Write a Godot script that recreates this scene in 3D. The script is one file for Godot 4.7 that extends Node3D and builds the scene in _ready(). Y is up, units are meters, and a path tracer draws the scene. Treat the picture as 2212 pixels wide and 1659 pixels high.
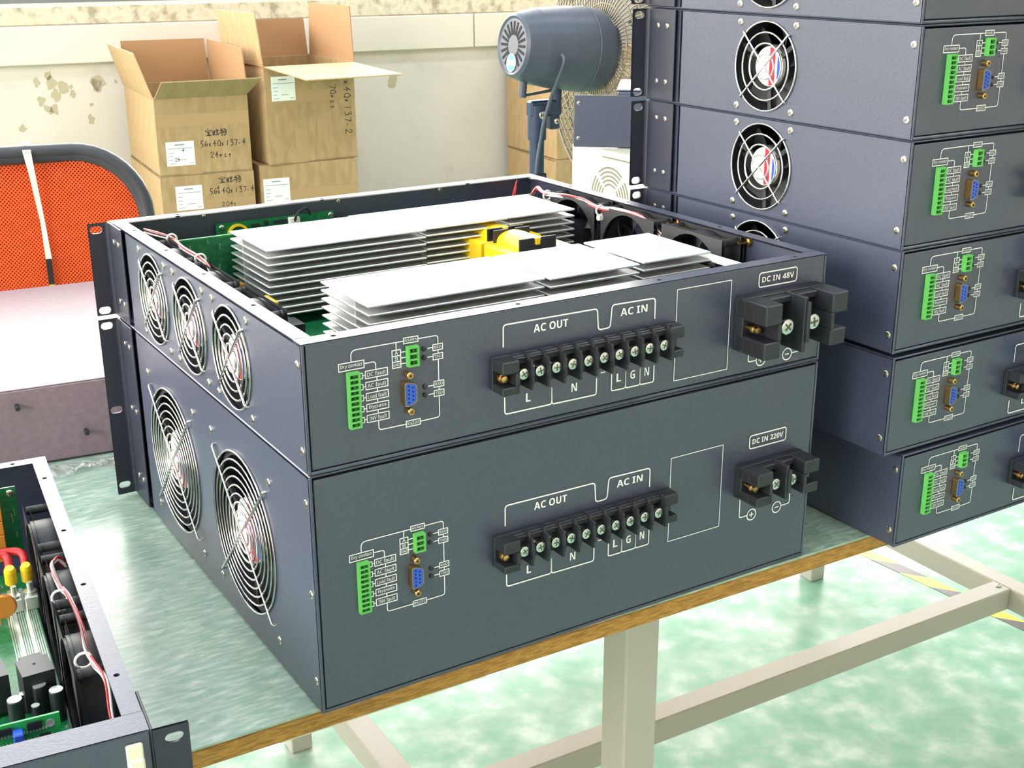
extends Node3D
# An electronics workshop: two stacked rack inverters on a green-topped bench, more units around them,
# cartons, a pedestal fan and a windowed wall behind. Lengths in metres; TT is the height of the bench top.
const TT := 0.75
var M := {}
var used := {}
var shared := {}
var font: SystemFont
var bold: SystemFont
var LEFT := Basis(Vector3(0, 0, 1), Vector3(0, 1, 0), Vector3(-1, 0, 0))   # pieces drawn facing +z, turned to face -x
var RIGHT := Basis(Vector3(0, 0, -1), Vector3(0, 1, 0), Vector3(1, 0, 0))
var UP := Basis(Vector3(1, 0, 0), Vector3(0, 0, -1), Vector3(0, 1, 0))
const ROOM_TURN := -5.5
const ROOM_AT := Vector3(1.124, 0, -4.116)


class MB:
	var v := PackedVector3Array()
	var n := PackedVector3Array()
	var u := PackedVector2Array()
	var xf := Transform3D()
	func tri(a: Vector3, b: Vector3, c: Vector3, na: Vector3, nb: Vector3, nc: Vector3, ua := Vector2(), ub := Vector2(), uc := Vector2()):
		a = xf * a; b = xf * b; c = xf * c
		na = (xf.basis * na).normalized(); nb = (xf.basis * nb).normalized(); nc = (xf.basis * nc).normalized()
		if (b - a).cross(c - a).dot(na + nb + nc) < 0:
			v.append(a); v.append(b); v.append(c); n.append(na); n.append(nb); n.append(nc); u.append(ua); u.append(ub); u.append(uc)
		else:
			v.append(a); v.append(c); v.append(b); n.append(na); n.append(nc); n.append(nb); u.append(ua); u.append(uc); u.append(ub)
	func quad(a: Vector3, b: Vector3, c: Vector3, d: Vector3, nn: Vector3):
		tri(a, b, c, nn, nn, nn, Vector2(0, 1), Vector2(1, 1), Vector2(1, 0))
		tri(a, c, d, nn, nn, nn, Vector2(0, 1), Vector2(1, 0), Vector2(0, 0))
	func quads(a: Vector3, b: Vector3, c: Vector3, d: Vector3, na: Vector3, nb: Vector3, nc: Vector3, nd: Vector3):
		tri(a, b, c, na, nb, nc)
		tri(a, c, d, na, nc, nd)
	func box(lo: Vector3, hi: Vector3, ch := 0.0):
		var s := hi - lo
		ch = minf(ch, minf(s.x, minf(s.y, s.z)) * 0.45)
		var c := (lo + hi) / 2
		var h := s / 2
		for ax in 3:
			for sg in [-1.0, 1.0]:
				var e := Vector3(); e[ax] = sg
				var p := Vector3(); p[(ax + 1) % 3] = h[(ax + 1) % 3] - ch
				var q := Vector3(); q[(ax + 2) % 3] = h[(ax + 2) % 3] - ch
				var o := c + e * h[ax]
				quad(o - p - q, o + p - q, o + p + q, o - p + q, e)
		if ch <= 0: return
		for ax in 3:
			var b := (ax + 1) % 3
			var d := (ax + 2) % 3
			for sb in [-1.0, 1.0]:
				for sd in [-1.0, 1.0]:
					var l := Vector3(); l[ax] = h[ax] - ch
					var p := Vector3(); p[b] = sb * h[b]; p[d] = sd * (h[d] - ch)
					var q := Vector3(); q[b] = sb * (h[b] - ch); q[d] = sd * h[d]
					var e := Vector3(); e[b] = sb; e[d] = sd
					quad(c - l + p, c + l + p, c + l + q, c - l + q, e.normalized())
		for sx in [-1.0, 1.0]:
			for sy in [-1.0, 1.0]:
				for sz in [-1.0, 1.0]:
					var g := Vector3(sx, sy, sz)
					tri(c + g * (h - Vector3(0, ch, ch)), c + g * (h - Vector3(ch, 0, ch)), c + g * (h - Vector3(ch, ch, 0)), g, g, g)
	func tube(pts: Array, r: float, seg := 8, closed := false):
		var cnt := pts.size()
		var rings := []
		var side := Vector3()
		for i in cnt:
			var t: Vector3
			if closed: t = pts[(i + 1) % cnt] - pts[(i - 1 + cnt) % cnt]
			else: t = pts[mini(i + 1, cnt - 1)] - pts[maxi(i - 1, 0)]
			t = t.normalized()
			if i == 0: side = t.cross(Vector3.UP if absf(t.y) < 0.9 else Vector3.RIGHT).normalized()
			else: side = (side - t * side.dot(t)).normalized()
			var up := side.cross(t)
			var ring := []
			for k in seg:
				var a := TAU * k / seg
				ring.append(side * cos(a) + up * sin(a))
			rings.append(ring)
		for i in (cnt if closed else cnt - 1):
			var j := (i + 1) % cnt
			for k in seg:
				var m := (k + 1) % seg
				quads(pts[i] + rings[i][k] * r, pts[i] + rings[i][m] * r, pts[j] + rings[j][m] * r, pts[j] + rings[j][k] * r, rings[i][k], rings[i][m], rings[j][m], rings[j][k])
		if not closed:
			for e in [[0, 1], [cnt - 1, cnt - 2]]:
				var nn: Vector3 = (pts[e[0]] - pts[e[1]]).normalized()
				for k in range(1, seg - 1):
					tri(pts[e[0]] + rings[e[0]][0] * r, pts[e[0]] + rings[e[0]][k] * r, pts[e[0]] + rings[e[0]][k + 1] * r, nn, nn, nn)
	func lathe(prof: Array, seg := 24):   # prof: Vector2(radius, z) from back to front, turned about z
		for i in prof.size() - 1:
			var a: Vector2 = prof[i]
			var b: Vector2 = prof[i + 1]
			if a.is_equal_approx(b): continue
			var d := (b - a).normalized()
			var nr := d.y
			var nz := -d.x
			for k in seg:
				var p := TAU * k / seg
				var q := TAU * (k + 1) / seg
				var cp := Vector3(cos(p), sin(p), 0)
				var cq := Vector3(cos(q), sin(q), 0)
				var n0 := cp * nr + Vector3(0, 0, nz)
				var n1 := cq * nr + Vector3(0, 0, nz)
				if a.x > 1e-6: tri(cp * a.x + Vector3(0, 0, a.y), cq * a.x + Vector3(0, 0, a.y), cq * b.x + Vector3(0, 0, b.y), n0, n1, n1)
				if b.x > 1e-6: tri(cp * a.x + Vector3(0, 0, a.y), cq * b.x + Vector3(0, 0, b.y), cp * b.x + Vector3(0, 0, b.y), n0, n1, n0)
	func prism(poly: PackedVector2Array, z0: float, z1: float, caps := true):
		var area := 0.0
		var cnt := poly.size()
		for i in cnt: area += poly[i].cross(poly[(i + 1) % cnt])
		var sg := 1.0 if area > 0 else -1.0
		if caps:
			var t := Geometry2D.triangulate_polygon(poly)
			for i in range(0, t.size(), 3):
				for zz in [[z0, -1.0], [z1, 1.0]]:
					if z0 == z1 and zz[1] < 0: continue
					var nn := Vector3(0, 0, zz[1] * (1.0 if z1 >= z0 else -1.0))
					var p := poly[t[i]]; var q := poly[t[i + 1]]; var r := poly[t[i + 2]]
					tri(Vector3(p.x, p.y, zz[0]), Vector3(q.x, q.y, zz[0]), Vector3(r.x, r.y, zz[0]), nn, nn, nn, p, q, r)
		if z0 == z1: return
		for i in cnt:
			var a := poly[i]
			var b := poly[(i + 1) % cnt]
			var d := (b - a).normalized()
			var nn := Vector3(d.y, -d.x, 0) * sg
			quad(Vector3(a.x, a.y, z0), Vector3(b.x, b.y, z0), Vector3(b.x, b.y, z1), Vector3(a.x, a.y, z1), nn)
	func cell(lo: Vector2, hi: Vector2, hole: PackedVector2Array, z0: float, z1: float):   # a plate with one convex hole, holes' wall included
		var c := Vector2()
		for p in hole: c += p
		c /= hole.size()
		var outer := []
		var angs := []
		for p in hole: angs.append([(p - c).angle(), p])
		for k in [lo, Vector2(hi.x, lo.y), hi, Vector2(lo.x, hi.y)]:
			var a: float = (k - c).angle()
			# the hole's edge along this angle
			var best := c
			for i in hole.size():
				var x = Geometry2D.segment_intersects_segment(c, c + (k - c) * 50.0, hole[i], hole[(i + 1) % hole.size()])
				if x != null: best = x
			angs.append([a, best])
		angs.sort_custom(func(x, y): return x[0] < y[0])
		for e in angs:
			var d := Vector2(cos(e[0]), sin(e[0]))
			var t := 1e9
			if d.x > 1e-9: t = minf(t, (hi.x - c.x) / d.x)
			if d.x < -1e-9: t = minf(t, (lo.x - c.x) / d.x)
			if d.y > 1e-9: t = minf(t, (hi.y - c.y) / d.y)
			if d.y < -1e-9: t = minf(t, (lo.y - c.y) / d.y)
			outer.append(c + d * t)
		for i in angs.size():
			var j := (i + 1) % angs.size()
			var a: Vector2 = angs[i][1]
			var b: Vector2 = angs[j][1]
			for zz in [[z0, -1.0], [z1, 1.0]]:
				quad(Vector3(a.x, a.y, zz[0]), Vector3(b.x, b.y, zz[0]), Vector3(outer[j].x, outer[j].y, zz[0]), Vector3(outer[i].x, outer[i].y, zz[0]), Vector3(0, 0, zz[1]))
			var m := c - (a + b) / 2
			quad(Vector3(a.x, a.y, z0), Vector3(b.x, b.y, z0), Vector3(b.x, b.y, z1), Vector3(a.x, a.y, z1), Vector3(m.x, m.y, 0).normalized())
	func ribbon(pts: Array, w: float, z := 0.0002):   # a flat printed line in the xy plane
		var cnt := pts.size()
		var l := []
		for i in cnt:
			var a: Vector2 = pts[maxi(i - 1, 0)]
			var b: Vector2 = pts[i]
			var c: Vector2 = pts[mini(i + 1, cnt - 1)]
			var d1 := (b - a).normalized() if i > 0 else (c - b).normalized()
			var d2 := (c - b).normalized() if i < cnt - 1 else d1
			var nn := (d1.orthogonal() + d2.orthogonal()).normalized()
			var k := 1.0 / maxf(0.5, nn.dot(d1.orthogonal()))
			var e := Vector2()
			if i == 0: e = -d1 * w * 0.3
			if i == cnt - 1: e = d1 * w * 0.3
			l.append([b + nn * w * 0.5 * k + e, b - nn * w * 0.5 * k + e])
		for i in cnt - 1:
			quad(Vector3(l[i][0].x, l[i][0].y, z), Vector3(l[i][1].x, l[i][1].y, z), Vector3(l[i + 1][1].x, l[i + 1][1].y, z), Vector3(l[i + 1][0].x, l[i + 1][0].y, z), Vector3(0, 0, 1))
	func grid(f: Callable, nu: int, nv: int):   # a smooth sheet of points f(u, v)
		for i in nu:
			for j in nv:
				var p := []
				var q := []
				for e in [[0, 0], [1, 0], [1, 1], [0, 1]]:
					var a := float(i + e[0]) / nu
					var b := float(j + e[1]) / nv
					var c: Vector3 = f.call(a, b)
					var dx: Vector3 = f.call(a + 0.01, b) - c
					var dy: Vector3 = f.call(a, b + 0.01) - c
					p.append(c)
					q.append(dx.cross(dy).normalized())
				tri(p[0], p[1], p[2], q[0], q[1], q[2], Vector2(i, j) / Vector2(nu, nv), Vector2(i + 1, j) / Vector2(nu, nv), Vector2(i + 1, j + 1) / Vector2(nu, nv))
				tri(p[0], p[2], p[3], q[0], q[2], q[3], Vector2(i, j) / Vector2(nu, nv), Vector2(i + 1, j + 1) / Vector2(nu, nv), Vector2(i, j + 1) / Vector2(nu, nv))
	func text(f: Font, s: String, lo: Vector2, hi: Vector2, z := 0.0002, slant := 0.0):
		var tm := TextMesh.new()
		tm.font = f; tm.text = s; tm.font_size = 64; tm.pixel_size = 0.01; tm.depth = 0.0; tm.curve_step = 2.0
		for k in tm.get_surface_count():
			var a := tm.surface_get_arrays(k)
			var p: PackedVector3Array = a[Mesh.ARRAY_VERTEX]
			var idx = a[Mesh.ARRAY_INDEX]
			if idx == null or idx.size() == 0: idx = PackedInt32Array(range(p.size()))
			var b0 := Vector2(1e9, 1e9)
			var b1 := -b0
			for q in p:
				b0 = b0.min(Vector2(q.x, q.y)); b1 = b1.max(Vector2(q.x, q.y))
			var sc := (hi - lo) / (b1 - b0)
			var o := []
			for q in p:
				var w := lo + (Vector2(q.x, q.y) - b0) * sc
				o.append(Vector3(w.x + slant * (w.y - lo.y), w.y, z))
			for i in range(0, idx.size(), 3):
				tri(o[idx[i]], o[idx[i + 1]], o[idx[i + 2]], Vector3(0, 0, 1), Vector3(0, 0, 1), Vector3(0, 0, 1))
	func to(mesh: ArrayMesh, mat: Material):
		if v.is_empty(): return
		var a := []
		a.resize(Mesh.ARRAY_MAX)
		a[Mesh.ARRAY_VERTEX] = v; a[Mesh.ARRAY_NORMAL] = n; a[Mesh.ARRAY_TEX_UV] = u
		mesh.add_surface_from_arrays(Mesh.PRIMITIVE_TRIANGLES, a)
		mesh.surface_set_material(mesh.get_surface_count() - 1, mat)


# ---------- helpers: meshes, things, parts ----------
func made(pairs: Array) -> ArrayMesh:      # [builder, material, builder, material ...]
	var m := ArrayMesh.new()
	for i in range(0, pairs.size(), 2): pairs[i].to(m, pairs[i + 1])
	return m
func put(called: String, b: MB, mat: Material, parent: Node, at := Vector3.ZERO, basis := Basis()) -> MeshInstance3D:
	return inst(called, made([b, mat]), parent, at, basis)
func inst(called: String, mesh: Mesh, parent: Node, at := Vector3.ZERO, basis := Basis()) -> MeshInstance3D:
	var o := MeshInstance3D.new()
	o.name = called
	o.mesh = mesh
	o.transform = Transform3D(basis, at)
	parent.add_child(o, true)
	return o
func numbered(called: String) -> String:
	var k: int = used.get(called, 0)
	used[called] = k + 1
	return called if k == 0 else "%s_%03d" % [called, k]
func tag(o: Node, label: String, category := "", group := "", kind := "") -> Node:
	if label: o.set_meta("label", label)
	if category: o.set_meta("category", category)
	if group: o.set_meta("group", group)
	if kind: o.set_meta("kind", kind)
	return o
func thing(called: String, label: String, category: String, at := Vector3.ZERO, turn := 0.0, group := "") -> Node3D:
	var o := Node3D.new()
	o.name = numbered(called)
	add_child(o)
	o.position = at
	o.rotation_degrees.y = turn
	tag(o, label, category, group)
	return o
func structure(called: String, label: String, b: MB, mat: Material) -> MeshInstance3D:
	var o := put(called, b, mat, self, ROOM_AT, Basis(Vector3.UP, deg_to_rad(ROOM_TURN)))
	tag(o, label, "", "", "structure")
	return o
func sub(called: String, parent: Node, at := Vector3.ZERO, basis := Basis()) -> Node3D:
	var o := Node3D.new()
	o.name = called
	o.transform = Transform3D(basis, at)
	parent.add_child(o, true)
	return o
func cache(key: String, f: Callable) -> Mesh:
	if not shared.has(key): shared[key] = f.call()
	return shared[key]
func circle(c: Vector2, r: float, seg := 28) -> PackedVector2Array:
	var p := PackedVector2Array()
	for k in seg: p.append(c + Vector2(cos(TAU * k / seg), sin(TAU * k / seg)) * r)
	return p
func slot(c: Vector2, w: float, h: float) -> PackedVector2Array:
	var p := PackedVector2Array()
	for k in 13: p.append(c + Vector2(w / 2 - h / 2, 0) + Vector2(cos(-PI / 2 + PI * k / 12), sin(-PI / 2 + PI * k / 12)) * h / 2)
	for k in 13: p.append(c - Vector2(w / 2 - h / 2, 0) + Vector2(cos(PI / 2 + PI * k / 12), sin(PI / 2 + PI * k / 12)) * h / 2)
	return p
func rounded(lo: Vector2, hi: Vector2, r: float, seg := 5) -> PackedVector2Array:
	var p := PackedVector2Array()
	for e in [[hi.x - r, lo.y + r, -PI / 2], [hi.x - r, hi.y - r, 0.0], [lo.x + r, hi.y - r, PI / 2], [lo.x + r, lo.y + r, PI]]:
		for k in seg + 1: p.append(Vector2(e[0], e[1]) + Vector2(cos(e[2] + PI / 2 * k / seg), sin(e[2] + PI / 2 * k / seg)) * r)
	return p
func bent(pts: Array, r: float) -> Array:    # a 2D path with its inner corners rounded
	var o := [pts[0]]
	for i in range(1, pts.size() - 1):
		var a: Vector2 = (pts[i - 1] - pts[i])
		var b: Vector2 = (pts[i + 1] - pts[i])
		var d := minf(r, minf(a.length(), b.length()) * 0.5)
		for k in 6:
			var t := k / 5.0
			var p: Vector2 = pts[i] + a.normalized() * d
			var q: Vector2 = pts[i] + b.normalized() * d
			o.append(p.lerp(pts[i], t).lerp(pts[i].lerp(q, t), t))
	o.append(pts[-1])
	return o
func curve(pts: Array, steps := 6) -> Array:  # a smooth 3D path through points
	var o := []
	for i in pts.size() - 1:
		for k in steps:
			o.append((pts[i] as Vector3).cubic_interpolate(pts[i + 1], pts[maxi(i - 1, 0)], pts[mini(i + 2, pts.size() - 1)], float(k) / steps))
	o.append(pts[-1])
	return o
func V(x: float, y: float, z: float) -> Vector3: return Vector3(x, y, z) * 0.001   # millimetres


# ---------- materials ----------
func mat(called: String, col: Color, rough := 0.6, metal := 0.0, spec := 0.5) -> StandardMaterial3D:
	var m := StandardMaterial3D.new()
	m.resource_name = called
	m.albedo_color = col
	m.roughness = rough
	m.metallic = metal
	m.metallic_specular = spec
	M[called] = m
	return m
func noise_tex(freq: float, cols: Array, seed_ := 1, size := 512, octaves := 4, kind := FastNoiseLite.TYPE_SIMPLEX_SMOOTH, stretch := Vector2.ONE) -> ImageTexture:
	var n := FastNoiseLite.new()
	n.seed = seed_
	n.noise_type = kind
	n.frequency = freq
	n.fractal_octaves = octaves
	var im := n.get_seamless_image(size, size, false, false, 0.15, true)
	var g := Gradient.new()
	g.offsets = PackedFloat32Array(cols.map(func(c): return c[0]))
	g.colors = PackedColorArray(cols.map(func(c): return c[1]))
	var o := Image.create(size, size, false, Image.FORMAT_RGB8)
	for y in size:
		for x in size:
			o.set_pixel(x, y, g.sample(im.get_pixel(int(x * stretch.x) % size, int(y * stretch.y) % size).r))
	return ImageTexture.create_from_image(o)
func tri_tex(m: StandardMaterial3D, t: Texture2D, per_m: float):
	m.albedo_texture = t
	m.uv1_triplanar = true
	m.uv1_scale = Vector3.ONE * per_m
func bump(m: StandardMaterial3D, freq: float, per_m: float, cm: float, seed_ := 5):
	m.heightmap_enabled = true
	m.heightmap_texture = noise_tex(freq, [[0.0, Color.BLACK], [1.0, Color.WHITE]], seed_, 256, 2)
	m.heightmap_scale = cm
	m.uv1_triplanar = true
	m.uv1_scale = Vector3.ONE * per_m
func materials():
	var m := mat("powder_coat", Color(1, 1, 1), 0.36, 0.0, 0.72)
	tri_tex(m, noise_tex(0.08, [[0.2, Color("363d50")], [0.8, Color("3d4458")]], 3, 256, 3), 12.0)
	m.heightmap_enabled = true
	m.heightmap_texture = noise_tex(0.11, [[0.0, Color.BLACK], [1.0, Color.WHITE]], 9, 256, 2)
	m.heightmap_scale = 0.006
	mat("black_paint", Color("2b2f3c"), 0.38)
	mat("groove", Color("0d0f14"), 0.8)
	m = mat("grey_coat", Color(1, 1, 1), 0.4)
	tri_tex(m, noise_tex(0.05, [[0.2, Color("7f6d74")], [0.8, Color("89777e")]], 6, 256, 3), 8.0)
	mat("black_plastic", Color("23262c"), 0.4)
	mat("fan_plastic", Color("2a2c30"), 0.5)
	mat("dark_hole", Color("08090b"), 0.9)
	mat("print_white", Color("f2f5f4"), 0.5)
	mat("steel", Color("d6d3c8"), 0.25, 1.0)
	mat("steel_dark", Color("7d7a6e"), 0.5, 1.0)
	mat("chrome", Color("dcdcda"), 0.18, 1.0)
	mat("brass", Color("c9a56a"), 0.3, 1.0)
	m = mat("aluminium", Color("e4e6e6"), 0.42, 0.75)
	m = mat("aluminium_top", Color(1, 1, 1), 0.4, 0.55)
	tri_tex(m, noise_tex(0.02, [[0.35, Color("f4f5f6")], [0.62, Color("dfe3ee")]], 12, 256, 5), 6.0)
	mat("green_plastic", Color("5cb356"), 0.4)
	mat("green_dark", Color("2c6a30"), 0.5)
	mat("blue_plastic", Color("2c57c8"), 0.4)
	mat("red_plastic", Color("c3202c"), 0.4)
	mat("white_plastic", Color("ecebe6"), 0.45)
	mat("cream_plastic", Color("dcd9c4"), 0.45)
	mat("yellow_tape", Color("eec81c"), 0.35)
	mat("ferrite", Color("d9c27a"), 0.4)
	mat("orange_part", Color("c9802c"), 0.45)
	mat("wire_red", Color("c8282c"), 0.4)
	mat("wire_white", Color("ece6e4"), 0.4)
	mat("wire_black", Color("1b1c20"), 0.45)
	m = mat("circuit_board", Color(1, 1, 1), 0.3)
	tri_tex(m, noise_tex(0.03, [[0.3, Color("14603a")], [0.7, Color("1b7444")]], 8, 256, 4), 20.0)
	mat("board_bright", Color("27a052"), 0.3)
	mat("solder", Color("dfe4df"), 0.3, 0.8)
	mat("copper_pad", Color("b8d8c0"), 0.35)
	m = mat("bench_mat", Color(1, 1, 1), 0.3, 0.0, 0.6)
	tri_tex(m, noise_tex(0.014, [[0.2, Color("84a392")], [0.5, Color("96ad9f")], [0.68, Color("a5b8ab")], [0.85, Color("bcc9bf")]], 21, 1024, 7, FastNoiseLite.TYPE_SIMPLEX_SMOOTH, Vector2(1, 4)), 2.6)
	m.roughness_texture = noise_tex(0.02, [[0.3, Color(0.8, 0.8, 0.8)], [0.7, Color(1, 1, 1)]], 22, 256, 5)
	m = mat("bench_wood", Color(1, 1, 1), 0.55)
	tri_tex(m, noise_tex(0.02, [[0.25, Color("8a6224")], [0.45, Color("a87c34")], [0.6, Color("b58a40")], [0.75, Color("94692a")]], 31, 512, 5, FastNoiseLite.TYPE_SIMPLEX_SMOOTH, Vector2(1, 9)), 3.0)
	mat("bench_steel", Color("b0ada2"), 0.4)
	m = mat("floor_epoxy", Color(1, 1, 1), 0.5, 0.0, 0.35)
	tri_tex(m, noise_tex(0.011, [[0.15, Color("74a088")], [0.45, Color("84a893")], [0.62, Color("94b0a0")], [0.85, Color("aebfb3")]], 41, 1024, 8), 1.1)
	m.roughness_texture = noise_tex(0.015, [[0.3, Color(0.6, 0.6, 0.6)], [0.7, Color(1, 1, 1)]], 42, 256, 5)
	m = mat("wall_paint", Color(1, 1, 1), 0.8)
	tri_tex(m, noise_tex(0.006, [[0.02, Color("b0a591")], [0.09, Color("c9c0b4")], [0.3, Color("d3cac0")], [0.9, Color("d7cec4")]], 53, 1024, 6), 0.55)
	mat("flaked_plaster", Color("b5a98f"), 0.9)
	mat("ledge_paint", Color("d8cfc2"), 0.75)
	m = mat("bare_concrete", Color(1, 1, 1), 0.9)
	tri_tex(m, noise_tex(0.02, [[0.15, Color("a1967f")], [0.4, Color("c6bca5")], [0.6, Color("d6cdb6")], [0.85, Color("c8bea6")]], 52, 512, 6), 1.3)
	mat("ceiling_paint", Color("e2e0d8"), 0.9)
	mat("window_frame", Color("83888c"), 0.4, 0.6)
	m = mat("window_glass", Color(1, 1, 1, 0.06), 0.02)
	m.transparency = BaseMaterial3D.TRANSPARENCY_ALPHA
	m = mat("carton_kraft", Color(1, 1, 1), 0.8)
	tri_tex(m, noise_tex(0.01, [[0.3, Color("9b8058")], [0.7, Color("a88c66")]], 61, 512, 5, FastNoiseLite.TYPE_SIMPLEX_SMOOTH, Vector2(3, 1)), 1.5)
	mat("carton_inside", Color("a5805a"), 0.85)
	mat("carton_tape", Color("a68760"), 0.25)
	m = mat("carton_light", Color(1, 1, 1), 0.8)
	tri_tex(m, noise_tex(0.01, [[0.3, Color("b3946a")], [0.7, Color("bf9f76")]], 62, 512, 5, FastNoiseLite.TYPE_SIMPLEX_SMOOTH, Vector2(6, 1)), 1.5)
	mat("label_paper", Color("dfe3df"), 0.7)
	mat("ink_grey", Color("878b8c"), 0.8)
	mat("marker_ink", Color("33302e"), 0.7)
	mat("beige_enamel", Color("c0beae"), 0.5)
	mat("slot_shadow", Color("6d6b58"), 0.7)
	mat("fan_housing", Color("434a58"), 0.42)
	mat("fan_blue_post", Color("22344e"), 0.35)
	mat("fan_wire", Color("7d7462"), 0.4, 0.3)
	mat("blade_grey", Color("8b8880"), 0.5)
	mat("sky_blue", Color("3f9fd0"), 0.4)
	mat("chair_frame", Color("3b3d44"), 0.4)
	mat("chair_lining", Color("c22c06"), 0.8)
	mat("strap_white", Color("e6dfd6"), 0.6)
	mat("tip_yellow", Color("d8d22a"), 0.5)
	mat("tape_yellow", Color("e6d322"), 0.35)
	mat("tape_black", Color("4a4246"), 0.35)
	m = mat("mesh_fabric", Color(1, 1, 1), 0.7)
	var im := Image.create(64, 64, false, Image.FORMAT_RGBA8)
	for y in 64:
		for x in 64:
			var d := 1e9
			for c in [Vector2(0, 0), Vector2(64, 0), Vector2(0, 64), Vector2(64, 64), Vector2(32, 32)]:
				d = minf(d, (Vector2(x + 0.5, y + 0.5) - c).length())
			im.set_pixel(x, y, Color(0.93, 0.37, 0.14, 0.0 if d < 15 else 1.0))
	m.albedo_texture = ImageTexture.create_from_image(im)
	m.transparency = BaseMaterial3D.TRANSPARENCY_ALPHA_SCISSOR
	m.alpha_scissor_threshold = 0.5
	m = mat("film_clear", Color(1, 1, 1, 0.2), 0.1)
	m.transparency = BaseMaterial3D.TRANSPARENCY_ALPHA
	m = mat("tube_light", Color("fffdf6"), 0.5)
	m.emission_enabled = true
	m.emission = Color("eef3ff")
	m.emission_energy_multiplier = 4.0

const SKY := 3.1
const LAMP := 1.75
const EXPO := 1.13


# ---------- small hardware ----------
func screw_mesh(r: float) -> Mesh:
	return cache("screw%f" % r, func():
		var a := MB.new()
		a.lathe([Vector2(r, 0), Vector2(r, r * 0.12), Vector2(r * 0.85, r * 0.3), Vector2(r * 0.4, r * 0.4), Vector2(0, r * 0.42)], 14)
		var b := MB.new()
		b.box(Vector3(-r * 0.55, -r * 0.12, r * 0.36), Vector3(r * 0.55, r * 0.12, r * 0.44))
		b.box(Vector3(-r * 0.12, -r * 0.55, r * 0.36), Vector3(r * 0.12, r * 0.55, r * 0.44))
		return made([a, M.steel, b, M.steel_dark]))
func add_screw(parent: Node, at: Vector3, r: float, basis := Basis(), spin := 0.4):
	inst("screw", screw_mesh(r), parent, at, basis * Basis(Vector3(0, 0, 1), spin + at.z * 40.0 + at.y * 31.0))
func terminal_screw(r: float, back: float) -> Mesh:     # head at the front, washers and shank behind
	return cache("tscrew%f_%f" % [r, back], func():
		var a := MB.new()
		a.lathe([Vector2(r * 0.5, -back), Vector2(r * 0.5, -r * 0.9), Vector2(r * 0.95, -r * 0.9), Vector2(r * 0.95, -r * 0.6), Vector2(r * 0.7, -r * 0.55), Vector2(r, -r * 0.4), Vector2(r, -r * 0.05), Vector2(r * 0.9, 0), Vector2(0, r * 0.05)], 18)
		a.box(Vector3(-r * 1.1, -r * 1.2, -back), Vector3(r * 1.1, r * 1.2, -back + r * 0.25))
		var b := MB.new()
		b.xf = Transform3D(Basis(Vector3(0, 0, 1), 0.5), Vector3.ZERO)
		b.box(Vector3(-r * 0.6, -r * 0.12, -r * 0.1), Vector3(r * 0.6, r * 0.12, r * 0.08))
		b.box(Vector3(-r * 0.12, -r * 0.6, -r * 0.1), Vector3(r * 0.12, r * 0.6, r * 0.08))
		return made([a, M.chrome, b, M.steel_dark]))
func grille_mesh(r: float, rings: int, diag: float, first: float) -> Mesh:
	return cache("grille%f_%d" % [r, rings], func():
		var a := MB.new()
		for k in rings:
			var rr := lerpf(first, r, float(k) / (rings - 1))
			var p := []
			for i in 40: p.append(Vector3(cos(TAU * i / 40) * rr, sin(TAU * i / 40) * rr, 0.0009))
			a.tube(p, 0.0009, 6, true)
		for s in [1.0, -1.0]:
			a.tube([Vector3(-diag, -diag * s, -0.002), Vector3(-diag, -diag * s, 0.0018), Vector3(-diag + 0.001, (-diag + 0.001) * s, 0.0026), Vector3(0, 0, 0.0026), Vector3(diag - 0.001, (diag - 0.001) * s, 0.0026), Vector3(diag, diag * s, 0.0018), Vector3(diag, diag * s, -0.002)], 0.001, 6)
		return made([a, M.chrome]))
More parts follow.
